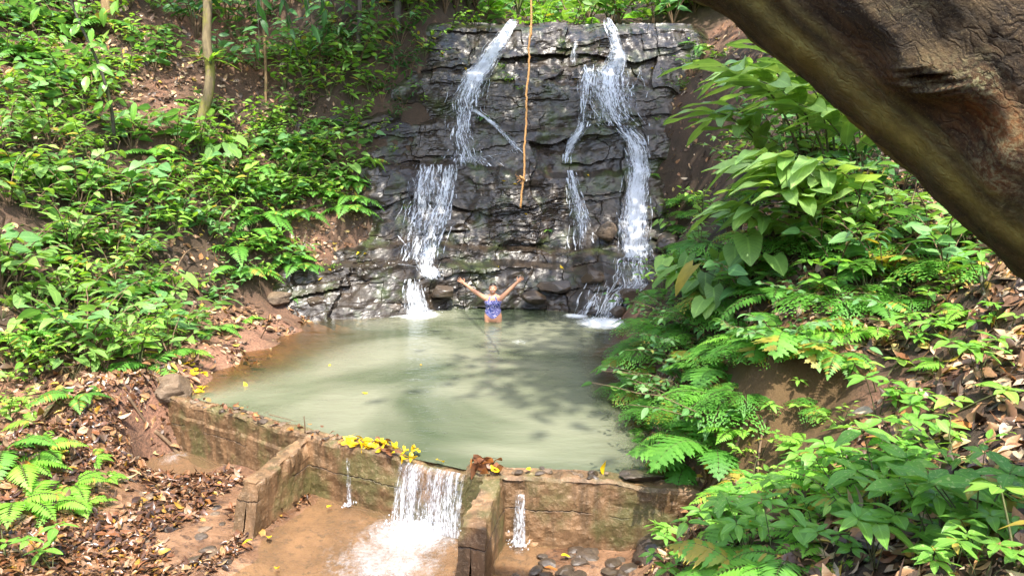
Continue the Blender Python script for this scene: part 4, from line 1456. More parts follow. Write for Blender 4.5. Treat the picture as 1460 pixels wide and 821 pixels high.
# right bank -----------------------------------------------------------------
LEANL = dict()
scatter([(905, 470), (960, 380), (1010, 330), (1060, 290), (1120, 330), (1180, 400), (1190, 450), (1080, 500), (1050, 560), (1040, 640), (990, 665), (940, 640), (905, 560)], 46,
        {'lacy fern': 4, 'hanging shrub': 2.2, 'toothed fern': 1.2, 'fern': .8, 'ovate shrub': .8}, .6, 1.0, 'ferns overhanging the right side of the pool', gap=26)
scatter([(1000, 240), (1080, 180), (1180, 190), (1260, 270), (1360, 330), (1390, 390), (1300, 430), (1180, 400), (1080, 300)], 40,
        {'shrub': 2, 'ovate shrub': 1, 'lacy fern': 1.2, 'toothed fern': 1, 'dark shrub': .8}, .6, 1.0, 'plants on the upper right bank', gap=26)
for px, py, s in [(1120, 190, 1.0), (1150, 240, 1.1), (1100, 270, .9), (1190, 260, 1.0), (1130, 320, .8), (1230, 270, .8), (1110, 370, .65), (1170, 370, .7), (1200, 330, .8)]:
    put_px('paddle plant', px, py, s, rot=rng.uniform(-.5, .4), zone='long-leaved plants on the right bank')
for px, py, s in [(1010, 440, 1.1), (1050, 420, 1.2), (975, 430, 1.0), (1090, 430, 1.0), (1020, 470, .9)]:
    put_px('heart plant', px, py, s, zone='heart-leaved plants on the right bank')
for k, px, py, s in [('lacy fern', 960, 470, 1.1), ('lacy fern', 930, 500, 1.0), ('lacy fern', 1000, 480, 1.0), ('toothed fern', 1240, 385, .9), ('bright fern', 1130, 480, .75), ('bright fern', 1070, 485, .75), ('bright fern', 1180, 470, .65), ('fern', 1240, 440, .7), ('hanging shrub', 1060, 500, .9), ('hanging shrub', 1110, 490, .8), ('hanging shrub', 985, 560, .8), ('bright fern', 990, 640, .6), ('lacy fern', 1010, 620, .7), ('seedling', 1230, 430, 1.0), ('seedling', 1190, 430, 1.0)]:
    put_px(k, px, py, s, zone='plants along the crest of the raw earth bank')
# near right foreground
for k, px, py, s in [('spotted seedling', 1330, 790, 1.0), ('spotted seedling', 1260, 740, 1.0), ('spotted seedling', 1210, 690, .8), ('spotted seedling', 1390, 770, .95), ('spotted seedling', 1290, 690, .7), ('seedling', 1240, 800, .9), ('seedling', 1180, 700, .8), ('fern', 1130, 800, .55), ('bright fern', 1130, 720, .5), ('bright fern', 1050, 740, .5), ('bright fern', 1190, 790, .5), ('seedling', 1000, 790, .8), ('seedling', 960, 815, .6), ('seedling', 1060, 800, .7), ('bright fern', 1080, 818, .5), ('seedling', 1110, 660, .6), ('small seedling', 1150, 610, .8), ('small seedling', 1250, 560, 1.2), ('small seedling', 1340, 600, 1.3), ('seedling', 1360, 510, .75), ('small seedling', 1400, 540, 1.0), ('seedling', 1380, 370, .7), ('small seedling', 1320, 450, 1.1), ('seedling', 1300, 500, .45), ('small seedling', 1440, 470, 1.0), ('small seedling', 1210, 540, 1.0), ('low shrub', 1020, 760, .6), ('low shrub', 1160, 760, .5), ('toothed fern', 1060, 700, .45), ('seedling', 1300, 820, .8), ('small seedling', 1450, 815, 1.2), ('low shrub', 1100, 770, .5)]:
    put_px(k, px, py, s, dmin=2.2, zone='seedlings in the right foreground')
scatter([(385, 170), (505, 150), (530, 210), (500, 290), (420, 290), (380, 230)], 20, {'shrub': 2, 'bright shrub': 2, 'fern': 1.4, 'low shrub': 1, 'ovate shrub': 1}, .7, 1.1, 'shrubs below the dark slope left of the falls', gap=20)
scatter([(400, 60), (560, 60), (590, 125), (520, 165), (400, 150)], 16, {'bright shrub': 2, 'hanging shrub': 1, 'dark shrub': 1.5, 'shrub': 1}, .9, 1.4, 'shrubs on the dark slope left of the falls', gap=22)
scatter([(940, 760), (1050, 700), (1150, 660), (1230, 590), (1300, 580), (1400, 660), (1430, 770), (1400, 835), (930, 835)], 48,
        {'seedling': 2, 'spotted seedling': 2, 'bright fern': 1.4, 'small seedling': 1, 'low shrub': 1, 'toothed fern': .8}, .42, .8, 'low plants covering the right foreground', gap=24)
scatter([(1200, 400), (1390, 380), (1450, 470), (1420, 560), (1260, 520)], 14, {'seedling': 2, 'small seedling': 2, 'bright fern': 1}, .5, .9, 'seedlings on the litter under the leaning trunk', gap=34)
scatter([(350, 225), (500, 215), (520, 285), (480, 330), (430, 390), (335, 410)], 34, {'low shrub': 2, 'bright shrub': 1, 'fern': 1.2, 'ovate shrub': 1, 'toothed fern': .6}, .65, 1.05, 'low plants beside the rocks left of the falls', gap=12, holes=[(445, 335, 28, 28)])
# right of the falls and behind the lip
for k, px, py, s in [('low shrub', 1020, 85, 1.0), ('shrub', 985, 110, .8), ('fern', 1000, 70, .9), ('dark shrub', 1050, 40, 1.2), ('low shrub', 985, 75, .8), ('shrub', 970, 130, .5)]:
    put_px(k, px, py, s, zone='plants right of the top of the falls')
scatter([(540, -40), (1060, -40), (1060, 22), (960, 20), (730, 16), (560, 30)], 60, {'bright shrub': 4, 'shrub': 2, 'ovate shrub': 1}, 1.3, 2.4, 'sunlit shrubs behind the lip of the falls', gap=14)

for _ in range(46):
    x_, y_ = rng.uniform(-4.5, 7.5), rng.uniform(21.3, 26.5)
    put(['bright shrub', 'bright shrub', 'shrub', 'ovate shrub', 'bright fern'][int(rng.integers(5))], (x_, y_, max(float(H(x_, y_)[0]), 6.6) - .05), rng.uniform(1.2, 2.2), zone='sunlit shrubs behind the lip of the falls')

for px, py, s_ in [(725, 118, .55), (716, 100, .4), (742, 130, .4), (690, 170, .3), (800, 65, .35), (945, 110, .4), (935, 175, .35), (580, 300, .35), (560, 220, .5), (930, 250, .3), (470, 385, .4), (780, 330, .25)]:
    p = np.array(cliff_at(px, py)); p[1] = float(cliff_y(p[0], p[2])) + .02
    put('low shrub' if s_ > .33 else 'fern', p, s_, zone='little plants rooted in the rock face')

for k_, px, py, s_ in [('dark shrub', 575, 165, .7), ('low shrub', 600, 150, .8), ('shrub', 590, 140, .6), ('low shrub', 555, 190, .7), ('fern', 530, 230, .6), ('low shrub', 505, 300, .6), ('bright shrub', 620, 95, .7), ('low shrub', 640, 75, .8)]:
    put_px(k_, px, py, s_, zone='shrubs beside the left of the falls')

for k_, px, py, s_ in [('lacy fern', 1080, 500, .7), ('toothed fern', 1150, 498, .6), ('fern', 1195, 505, .6), ('lacy fern', 1060, 560, .6), ('hanging shrub', 1130, 505, .6), ('bright fern', 1050, 610, .5), ('small seedling', 1105, 600, .8), ('small seedling', 1140, 560, .7), ('lacy fern', 1180, 580, .5), ('small seedling', 1085, 650, .9), ('bright fern', 1150, 630, .4), ('low shrub', 1200, 610, .5), ('low shrub', 1055, 650, .5)]:
    put_px(k_, px, py, s_, zone='ferns over the raw earth bank')

scatter([(950, 270), (1010, 250), (1030, 330), (990, 400), (935, 430), (930, 390)], 16, {'lacy fern': 2, 'shrub': 1.5, 'toothed fern': 1, 'heart plant': 1, 'bright shrub': 1}, .6, .95, 'plants between the right waterfall and the long leaves', gap=16)
scatter([(0, 0), (260, 0), (280, 100), (200, 160), (0, 80)], 16, {'bright shrub': 2, 'ovate shrub': 2, 'fern': 1}, .7, 1.1, 'bright plants high on the left slope', gap=26)
# what stands wholly outside the view is left out
for p in list(PLANTS):
    h_ = 1.2 * p['scale']
    pts = [project(p['loc'] + np.array(d_) * h_) for d_ in ((0, 0, 0), (0, 0, 1), (.8, 0, .5), (-.8, 0, .5))]
    if all(not (-10 < a < 1470 and -6 < b < 835) for a, b, _ in pts):
        for ch in list(p['o'].children): bpy.data.objects.remove(ch)
        bpy.data.objects.remove(p['o'])
        PLANTS.remove(p)
# ------------------------------------------------------------------ trees
def crown(center, radii, clumps, per=26, lsize=.3, kind='small', shell=.45, droop=.3):
    F = Foliage()
    c = np.array(center, float)
    d = unit(rng.normal(size=(clumps, 3)))
    r = (shell + (1 - shell) * rng.random((clumps, 1))) * (1 + .25 * rng.normal(size=(clumps, 1)) * .5)
    cc = c + d * r * np.array(radii)
    for k in range(clumps):
        n = int(per * rng.uniform(.6, 1.4))
        off = rng.normal(0, 1, (n, 3)) * np.array([.55, .55, .22]) * lsize * 3
        f = unit(off * [1, 1, .3] + rng.normal(0, .3, (n, 3)) - [0, 0, droop])
        F.add(T[kind][int(rng.integers(2))], cc[k] + off, f, unit(UP + rng.normal(0, .4, (n, 3))), lsize * rng.uniform(.6, 1.2, n), None, np.clip(rng.normal(.5, .25) + rng.normal(0, .15, n), 0, 1))
    return F, cc


def tree(name, path, r0, r1, crown_spec, bark, leafm, label, cat='tree', group=None, limbs=14, sides=10, rough=.12, extra=None):
    path = catmull(path, 8)
    root = thing(name, path[0])
    tag(root, label, cat, group)
    S = Tubes()
    S.add(path - path[0], np.linspace(r0, r1, len(path)), sides, rough, int(rng.integers(99)))
    if crown_spec:
        F, cc = crown(**crown_spec)
        for k in rng.choice(len(cc), min(limbs, len(cc)), replace=False):
            a = path[int(len(path) * rng.uniform(.72, .98))]
            mid = (a + cc[k]) / 2 + [0, 0, .25 * np.linalg.norm(cc[k] - a) * .4]
            S.add(catmull([a, mid, cc[k]], 5) - path[0], np.linspace(min(r1 * .6, .05), .012, 11), 5)
        me = F.mesh(name + ' crown')
        co = np.concatenate(F.v) - path[0]
        me.vertices.foreach_set('co', co.astype(np.float32).ravel())
        link('crown', me, M[leafm], root)
    link('trunk', S.mesh(name + ' trunk'), M[bark], root)
    return root


g = ground(285, 195)
dm = g[1]
mossy = tree('tree', [g - [0, 0, .2], at(286, 178, dm), at(296, 140, dm), at(300, 105, dm), at(295, 60, dm), at(296, 10, dm), at(292, -60, dm), (-6.2, 16.0, 9.5), (-5.4, 15.0, 12)], .125, .07,
     dict(center=(-5.6, 14.6, 12.5), radii=(3.4, 3.2, 2.0), clumps=16), 'bark_moss', 'leaf', 'slim tree with crooked mossy yellow-green trunk on the left slope')
tf, ts = strap_tuft(16, .55)
q = at(300, 88, dm - .12)
ro = thing('strap_leaved_plant', q); tag(ro, 'tuft of strap leaves growing on the mossy crooked trunk', 'plant')
link('foliage', tf.mesh('tuft foliage'), M['leaf_bright'], ro); link('stem', ts.mesh('tuft stem'), M['stem'], ro)
g = ground(152, 28)
tree('tree', [g - [0, 0, .2], at(153, 10, g[1]), at(150, -40, g[1]), g + [-.3, -.4, 5], g + [-.2, -1.5, 8]], .17, .08, dict(center=g + [0, -2.5, 8.2], radii=(3.6, 3.0, 1.8), clumps=24), 'bark_tan', 'leaf', 'straight tan trunk cut off by the top edge near the upper left corner')
g = ground(378, 150)
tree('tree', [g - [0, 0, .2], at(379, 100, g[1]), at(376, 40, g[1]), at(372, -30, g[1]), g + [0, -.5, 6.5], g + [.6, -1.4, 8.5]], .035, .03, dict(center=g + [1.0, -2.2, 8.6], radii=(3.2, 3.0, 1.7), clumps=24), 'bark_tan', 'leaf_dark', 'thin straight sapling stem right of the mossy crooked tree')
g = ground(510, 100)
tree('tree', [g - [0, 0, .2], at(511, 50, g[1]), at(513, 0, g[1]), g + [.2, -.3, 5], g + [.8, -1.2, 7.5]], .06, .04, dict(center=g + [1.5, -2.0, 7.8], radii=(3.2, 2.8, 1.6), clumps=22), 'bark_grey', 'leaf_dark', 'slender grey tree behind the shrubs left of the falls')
g = ground(566, 40)
tree('tree', [g - [0, 0, .2], at(567, 10, g[1]), at(568, -40, g[1]), g + [.2, -.3, 5], g + [.8, -.5, 8]], .10, .05, dict(center=g + [1.0, -1.2, 8.5], radii=(3, 2.6, 1.6), clumps=24), 'bark_grey', 'leaf', 'dark trunk rising behind the bright shrubs at the left lip of the falls')
# sapling with big drooping glossy leaves, upper left
g = ground(165, 215)
Fs, Ss = Foliage(), Tubes()
sp_ = catmull([g, at(158, 150, g[1] - .3), at(140, 90, g[1] - .5), at(112, 30, g[1] - .6), at(95, -20, g[1] - .6)], 6)
Ss.add(sp_ - g, np.linspace(.035, .02, len(sp_)), 6)
for k in range(46):
    b = sp_[int(rng.integers(6, len(sp_)))] + rng.normal(0, .32, 3) * [1.1, .8, .7] + [.2, -.2, .0]
    Fs.add(T['ellip_big'][int(rng.integers(3))], b - g, unit(rng.normal(0, .5, 3) + [0, -.3, -.7]), unit(UP * .5 + rng.normal(0, .5, 3) + [0, -.8, 0]), rng.uniform(.22, .36))
ro = thing('sapling', g); tag(ro, 'leaning sapling with big drooping pale glossy leaves near the upper left corner', 'sapling')
link('foliage', Fs.mesh('sapling foliage'), M['leaf_glossy'], ro); link('stem', Ss.mesh('sapling stem'), M['bark_grey'], ro)
# limbs with pendulous leaves, top left of the falls
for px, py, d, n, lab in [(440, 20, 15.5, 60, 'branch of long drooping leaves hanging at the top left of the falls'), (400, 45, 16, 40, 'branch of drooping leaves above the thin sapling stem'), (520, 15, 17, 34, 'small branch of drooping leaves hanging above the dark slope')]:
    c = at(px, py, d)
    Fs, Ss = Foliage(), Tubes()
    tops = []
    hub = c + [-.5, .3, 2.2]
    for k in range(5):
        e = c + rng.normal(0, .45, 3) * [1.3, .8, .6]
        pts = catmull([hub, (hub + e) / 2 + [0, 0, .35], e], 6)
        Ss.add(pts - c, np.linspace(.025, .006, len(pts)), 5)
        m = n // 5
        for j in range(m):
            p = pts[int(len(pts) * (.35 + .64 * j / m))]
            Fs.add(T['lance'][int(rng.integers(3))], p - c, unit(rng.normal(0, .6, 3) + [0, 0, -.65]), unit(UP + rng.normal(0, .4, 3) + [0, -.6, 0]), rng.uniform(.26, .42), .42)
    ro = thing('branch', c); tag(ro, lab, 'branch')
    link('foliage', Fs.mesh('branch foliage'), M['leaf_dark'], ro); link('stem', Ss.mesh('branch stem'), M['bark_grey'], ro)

# forest beyond the lip
bg_lab = ['yellow-green tree', 'light green tree', 'pale sunlit tree']
k = 0
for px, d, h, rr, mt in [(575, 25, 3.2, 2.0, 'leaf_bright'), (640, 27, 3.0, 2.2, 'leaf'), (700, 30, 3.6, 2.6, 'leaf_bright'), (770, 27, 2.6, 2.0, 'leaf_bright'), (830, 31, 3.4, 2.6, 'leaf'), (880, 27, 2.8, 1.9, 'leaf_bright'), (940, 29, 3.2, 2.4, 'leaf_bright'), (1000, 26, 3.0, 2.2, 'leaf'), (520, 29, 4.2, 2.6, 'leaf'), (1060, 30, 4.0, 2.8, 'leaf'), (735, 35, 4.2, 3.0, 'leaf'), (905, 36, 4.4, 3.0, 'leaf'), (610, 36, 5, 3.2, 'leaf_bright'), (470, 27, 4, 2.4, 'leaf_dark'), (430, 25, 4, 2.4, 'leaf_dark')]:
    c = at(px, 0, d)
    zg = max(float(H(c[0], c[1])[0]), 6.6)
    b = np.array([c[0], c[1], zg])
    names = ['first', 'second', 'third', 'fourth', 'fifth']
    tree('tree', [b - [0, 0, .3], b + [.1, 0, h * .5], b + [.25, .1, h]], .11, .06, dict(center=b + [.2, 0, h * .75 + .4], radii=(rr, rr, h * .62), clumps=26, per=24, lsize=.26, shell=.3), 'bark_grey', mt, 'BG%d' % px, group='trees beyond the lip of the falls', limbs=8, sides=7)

# unseen canopy trees added above the frame, crowns placed to cast shade
for b, c, r, n, mt, lab in [
    ((-13.5, 17.5), (-.9, 14.1, 12.4), (3.9, 2.8, 1.3), 150, 'leaf', 'unseen left bank tree with crown added over the far pool to shade the cliff'),
    ((11.5, 17.0), (4.3, 14.4, 12.4), (3.4, 2.8, 1.3), 145, 'leaf', 'unseen tall tree on the right bank with crown added to shade the falls'),
    ((10.5, 4.5), (4.3, 1.9, 19.0), (2.3, 2.9, 1.4), 115, 'leaf', 'unseen tree high on the right bank added to shade the right of the pool'),
    ((-12.5, 8.0), (-8.2, 7.2, 14.0), (3.0, 2.6, 1.6), 18, 'leaf', 'unseen tall tree on the left bank added to dapple the ferny slope'),
    ((11.0, 11.5), (3.4, 9.6, 12.6), (2.3, 1.5, 1.0), 46, 'leaf', 'unseen right bank tree carrying the rope with crown added to shade the far pool')]:
    bb = np.array([b[0], b[1], float(H(b[0], b[1])[0]) - .3]); c = np.array(c)
    ROPE_TREE = tree('tree', [bb, bb + [0, 0, (c[2] - bb[2]) * .6], bb * [.8, .8, 0] + c * [.2, .2, 0] + [0, 0, c[2] + .6]], .22, .12, dict(center=c, radii=r, clumps=n, lsize=.32, shell=.15), 'bark_grey', mt, lab)

# ------------------------------------------------------------------ the big leaning trunk
TR = .56
def perp(px, py, off):
    return px + .663 * off, py - .749 * off
A = [at(*perp(1760, 650, TR * F_PX / 2.75), 2.6), at(*perp(1460, 385, TR * F_PX / 2.95), 2.85), at(*perp(1240, 190, TR * F_PX / 3.15), 3.05), at(*perp(1025, 0, TR * F_PX / 3.35), 3.25), at(*perp(840, -164, TR * F_PX / 3.5), 3.35)]
A = [A[0] + (A[0] - A[1]) * .8] + A + [np.array([.45, 2.3, 6.3]), np.array([.5, .7, 7.6])]
axis = catmull(A, 70)
ring = 260
ang = np.linspace(0, 2 * np.pi, ring, endpoint=False)
tg = unit(np.gradient(axis, axis=0))
V, UVt, Nn = [], [], []
n0 = unit(np.cross(tg[0], UP))
ln = 0
for i in range(len(axis)):
    n0 = unit(n0 - tg[i] * np.dot(n0, tg[i])); b = np.cross(tg[i], n0)
    if i: ln += np.linalg.norm(axis[i] - axis[i - 1])
    nr = np.outer(np.cos(ang), n0) + np.outer(np.sin(ang), b)
    rr = .49 * (1.0 if i < 330 else 1 - .5 * (i - 330) / (len(axis) - 330))
    p0 = axis[i] + nr * rr
    rad = rr * (1 + .05 * fbm(p0[:, 0] * 1.5 + p0[:, 2], p0[:, 1] * 1.5 + p0[:, 2] * .4, 3, 3)) + .028 * fbm(ang * 4.5, np.full(ring, ln * 1.3), 5, 4) * np.abs(np.sin(ang * .5)) ** .3 + .02 * fbm(p0[:, 0] * 12 + p0[:, 2] * 3, p0[:, 1] * 12 + p0[:, 2] * 7, 15, 4)
    V.append(axis[i] + nr * rad[:, None]); UVt.append(np.stack([ang / 6.2832, np.full(ring, ln)], -1)); Nn.append(nr)
V = np.concatenate(V); Nn = np.concatenate(Nn)
pr = np.array([project(v)[:2] for v in V])
facing = (Nn * (CAM - V)).sum(1) > 0
def pg(px, py, sx, sy, a=0.0):
    dx, dy = pr[:, 0] - px, pr[:, 1] - py
    ca, sa = math.cos(a), math.sin(a)
    u, w = (dx * ca + dy * sa) / sx, (-dx * sa + dy * ca) / sy
    return np.exp(-(u * u + w * w)) * facing
kn = pg(1338, 108, 62, 26, .12)
V = V + Nn * (.12 * kn - .09 * pg(1330, 106, 30, 9, .1) + .02 * kn * np.sin(pr[:, 1] * .55 + .06 * pr[:, 0]) + .06 * pg(1425, 230, 50, 60) - .05 * pg(1395, 175, 40, 22, .5) + .03 * pg(1250, 30, 60, 18, .7))[:, None]
nd = Nn @ unit(np.array([-.62, -.25, -.74]))
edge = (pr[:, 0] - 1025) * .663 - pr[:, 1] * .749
moss = facing * np.maximum(np.exp(-((edge - 30 - 14 * fbm(V[:, 0] * 2, V[:, 2] * 2, 18, 2)) / 17) ** 2), .35 * np.exp(-((edge - 62) / 8) ** 2)) * (0.95 + .7 * fbm(V[:, 0] * 6, V[:, 2] * 6, 8, 3)) + (1 - facing) * .4  # moss strip along the lower-left edge, its lit brightness painted in
rust = np.clip(.95 * pg(1410, 165, 60, 45, .6) + .8 * pg(1435, 210, 40, 60) + .35 * pg(1250, 100, 60, 24, .7), 0, 1)
lich = np.clip(.9 * pg(1425, 235, 45, 75) + .9 * pg(1400, 110, 26, 30) + .55 * kn + .4 * pg(1290, 12, 40, 14), 0, 1)
q = []
for i in range(len(axis) - 1):
    k = np.arange(ring); q.append(np.stack([i * ring + k, i * ring + (k + 1) % ring, (i + 1) * ring + (k + 1) % ring, (i + 1) * ring + k], -1))
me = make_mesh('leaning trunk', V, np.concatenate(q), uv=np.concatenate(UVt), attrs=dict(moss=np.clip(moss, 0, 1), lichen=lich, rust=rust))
lt = thing('leaning_tree', (0, 0, 0)); tag(lt, 'huge leaning tree trunk with mossy edge and burl across the upper right corner', 'tree')
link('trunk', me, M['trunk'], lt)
F, cc = crown((3.2, -4.4, 10.0), (2.4, 2.0, 1.2), 40, 26, .3)
link('crown', F.mesh('leaning tree crown'), M['leaf'], lt)
S = Tubes()
for k in range(12):
    a = axis[-1 - int(rng.integers(0, 20))]
    S.add(catmull([a, (a + cc[k]) / 2 + [0, 0, .3], cc[k]], 5), np.linspace(.10, .015, 11), 6)
# the limb that carries the rope
rope_top = at(758, -60, 11.0) ; rope_top[2] = 12.6
link('limb', S.mesh('leaning tree limbs'), M['bark_grey'], lt)
S = Tubes(); S.add(catmull([np.array([4.6, 9.3, 12.9]), np.array([2.2, 10.3, 12.9]), rope_top + [0, 0, .03], rope_top + [-.9, .5, -.1]], 8) - ROPE_TREE.location, np.linspace(.07, .02, 25), 7, .1)
link('limb', S.mesh('rope limb'), M['bark_grey'], ROPE_TREE)

# rope
rp = [rope_top, at(758, -20, 11), at(756, 40, 11), at(754, 90, 11), at(751, 140, 11), at(749, 190, 11), at(747, 240, 11), at(743, 297, 11)]
rp = catmull(rp, 12); rp[:, 0] += 0.007 * np.sin(np.arange(len(rp)) * .37) + .004 * rng.normal(size=len(rp))
rope = thing('rope', rp[-1]); tag(rope, 'long orange tan swing rope hanging over the pool before the falls', 'rope')
S = Tubes(); S.add(rp - rp[-1], .0145, 8, .08); link('strand', S.mesh('rope strand'), M['rope'], rope)
kp = at(745, 256, 11) - rp[-1]
S = Tubes()
S.add([kp + [-.04, 0, .05], kp + [0, -.03, .02], kp + [.03, 0, -.01], kp + [0, .03, -.04], kp + [-.025, 0, -.06]], [.013, .019, .021, .019, .012], 7)
for k in range(4): S.add([kp, kp + [-.05 - .02 * k, -.01, -.02 + .03 * k], kp + [-.09, -.02, -.05 + .05 * k]], [.006, .004, .002], 4)
link('knot', S.mesh('rope knot'), M['rope'], rope)

# ------------------------------------------------------------------ stones
def stone_mesh(name, size, seed, flat=1.0, rough=.28, sub=4):
    bm = bmesh.new()
    bmesh.ops.create_icosphere(bm, subdivisions=sub, radius=1)
    co = np.array([v.co[:] for v in bm.verts])
    r = 1 + rough * fbm(co[:, 0] * 1.1 + seed, co[:, 1] * 1.1 + co[:, 2] * .8, seed, 4) + rough * .8 * (fbm(co[:, 2] * 1.4 + 5, co[:, 0] * 1.4 - co[:, 1], seed + 3, 3))
    # a few chopped facets
    rs = np.random.default_rng(seed)
    for _ in range(7):
        n = unit(rs.normal(size=3)); h = rs.uniform(.55, .85)
        d = co @ n * r
        r = np.where(d > h, r * h / np.maximum(d, 1e-6), r)
    co = co * r[:, None] * np.array(size) * [1, 1, flat]
    for v, c in zip(bm.verts, co): v.co = c
    me = bpy.data.meshes.new(name); bm.to_mesh(me); bm.free()
    return me


def stone(px, py, size, label, z=None, d=None, mat='boulder', rz=0, flat=1.0, name='rock', group=None, sink=.25, sub=4):
    p = on(px, py, z) if z is not None else at(px, py, d) if d else ground(px, py)
    o = link(name, stone_mesh('stone', size, int(rng.integers(1, 9999)), flat, sub=sub), M[mat])
    o.location = Vector(p) + Vector((0, 0, size[2] * flat * (1 - 2 * sink) * .5)); o.rotation_euler = (0, 0, rz)
    return tag(o, label, name, group)


stone(950, 800, (.30, .26, .22), 'dark wet boulder at the foot of the dam under the right bank', z=-.6)
stone(243, 560, (.34, .30, .22), 'grey brown rock lump at the left end of the dam', z=.05, mat='stone')
stone(262, 536, (.22, .2, .12), 'small dark rock behind the left end of the dam', z=.02)
stone(346, 480, (.13, .11, .07), 'pale flat stone on the left shore of the pool', z=.0, mat='stone')
stone(322, 492, (.12, .10, .06), 'dark stone on the left shore nearest the yellow leaves', z=0)
stone(368, 470, (.14, .10, .07), 'dark stone on the left shore nearest the falls', z=0)
stone(806, 434, (.26, .2, .24), 'angular dark rock standing in the pool between the falls', z=0)
stone(836, 436, (.2, .2, .26), 'pointed dark rock at the foot of the right-hand waterfall', z=0)
stone(776, 440, (.22, .16, .10), 'low dark rock at the far edge of the pool right of the swimmer', z=0)
stone(640, 438, (.26, .18, .12), 'low dark rock at the far edge of the pool left of the swimmer', z=0)
stone(530, 446, (.3, .2, .14), 'dark rock at the pool edge left of the left-hand waterfall', z=0)
stone(866, 335, (.28, .2, .26), 'reddish brown boulder caught on the ledge between the right-hand streams', d=17.3, mat='stone')
stone(955, 352, (.34, .25, .26), 'dark rock on the ledge right of the right-hand waterfall', d=16.9)
stone(915, 679, (.24, .13, .05), 'flat dark slab lying on the right end of the dam crest', z=.09)
stone(845, 676, (.06, .05, .04), 'lone round stone on the dam crest just left of the flat slab', z=.08)
stone(1120, 742, (.16, .12, .10), 'reddish brown clod lying among ferns in the right foreground', mat='stone')
stone(215, 555, (.26, .22, .2), 'brown stone jammed in the bank left of the dam', z=.1, mat='stone')
stone(395, 430, (.3, .25, .2), 'brown rock at the foot of the left shrubs near the cliff', mat='stone')
for px, py, d_, sz, lab in [(455, 438, 15.6, (.4, .3, .22), 'broad dark rock at the left foot of the cliff by the shore'), (500, 425, 16.0, (.45, .3, .2), 'wet dark slab on the lowest ledge left of the left waterfall'), (545, 415, 16.1, (.3, .25, .18), 'squat wet rock on the ledge beside the left waterfall'), (560, 440, 15.9, (.26, .2, .12), 'low wet rock in the water left of the left waterfall foot'), (632, 420, 16.3, (.28, .2, .2), 'dark block on the ledge just right of the left waterfall foot'), (760, 425, 16.3, (.3, .22, .16), 'flat topped dark block on the ledge right of the swimmer'), (790, 410, 16.4, (.36, .25, .15), 'long dark slab on the ledge between swimmer and right waterfall'), (845, 400, 16.2, (.3, .24, .18), 'wet block standing in the right cascade above the pointed rock'), (900, 425, 15.7, (.26, .2, .18), 'dark wet rock under the right cascade near the ferns'), (935, 400, 16.0, (.4, .3, .22), 'large dark rock right of the right cascade'), (882, 448, 15.5, (.2, .16, .14), 'small wet rock at the pool edge under the right cascade')]:
    stone(px, py, sz, lab, d=d_)
for i in range(34):
    px = rng.uniform(270, 490)
    py = np.interp(px, [285, 440, 560], [571, 612, 641]) + rng.uniform(-4, 4)
    p = on(px, py, .07); p[1] = dam_y(p[0]) + rng.uniform(.04, DAM_T - .04)
    s = rng.uniform(.022, .06)
    o = link('stone', stone_mesh('crest stone', (s * 1.3, s, s * .55), 100 + i, 1.0, sub=2), M['stone' if i % 3 else 'boulder'])
    o.location = (p[0], p[1], float(crest(np.array(p[0]))) + s * .25); o.rotation_euler = (0, 0, rng.uniform(0, 6))
    tag(o, 'small rough stone on the dam crest left of the yellow leaf heap', 'stone', 'stones along the left dam crest')
for i in range(16):
    px = rng.uniform(735, 900)
    p = on(px, np.interp(px, [700, 870], [670, 683]), .07); p[1] = dam_y(p[0]) + rng.uniform(.04, DAM_T - .04)
    s = rng.uniform(.02, .045)
    o = link('stone', stone_mesh('crest stone', (s * 1.4, s, s * .5), 200 + i, 1.0, sub=2), M['boulder' if i % 3 else 'stone'])
    o.location = (p[0], p[1], float(crest(np.array(p[0]))) + s * .25); o.rotation_euler = (0, 0, rng.uniform(0, 6))
    tag(o, 'small flat stone on the dam crest right of the right buttress', 'stone', 'stones along the right dam crest')
for i in range(26):
    px, py = rng.uniform(200, 330), rng.uniform(670, 790)
    p = on(px, py, -.5); p[2] = float(H(p[0], p[1])[0]); s = rng.uniform(.03, .085)
    o = link('stone', stone_mesh('bed stone', (s * 1.4, s, s * .5), 300 + i, 1.0, sub=2), M['boulder' if i % 2 else 'stone'])
    o.location = p; o.rotation_euler = (0, 0, rng.uniform(0, 6))
    tag(o, 'flat stone in the leaf-strewn bed left of the left buttress', 'stone', 'stones in the bed left of the buttress')
for i in range(18):
    px, py = rng.uniform(735, 900), rng.uniform(775, 821)
    p = on(px, py, -.58); p[2] = max(float(H(p[0], p[1])[0]), -.64); s = rng.uniform(.04, .11)
    o = link('stone', stone_mesh('bed stone', (s * 1.4, s, s * .5), 400 + i, 1.0, sub=2), M['boulder'])
    o.location = p; o.rotation_euler = (0, 0, rng.uniform(0, 6))
    tag(o, 'dark wet stone in the stream bed right of the right buttress', 'stone', 'stones in the bed right of the buttress')

# ------------------------------------------------------------------ fallen leaves
def slope_n(x, y):
    e = .06
    gx = (H0(x + e, y) - H0(x - e, y)) / (2 * e); gy = (H0(x, y + e) - H0(x, y - e)) / (2 * e)
    return unit(np.stack([-gx, -gy, np.ones_like(gx)], -1))


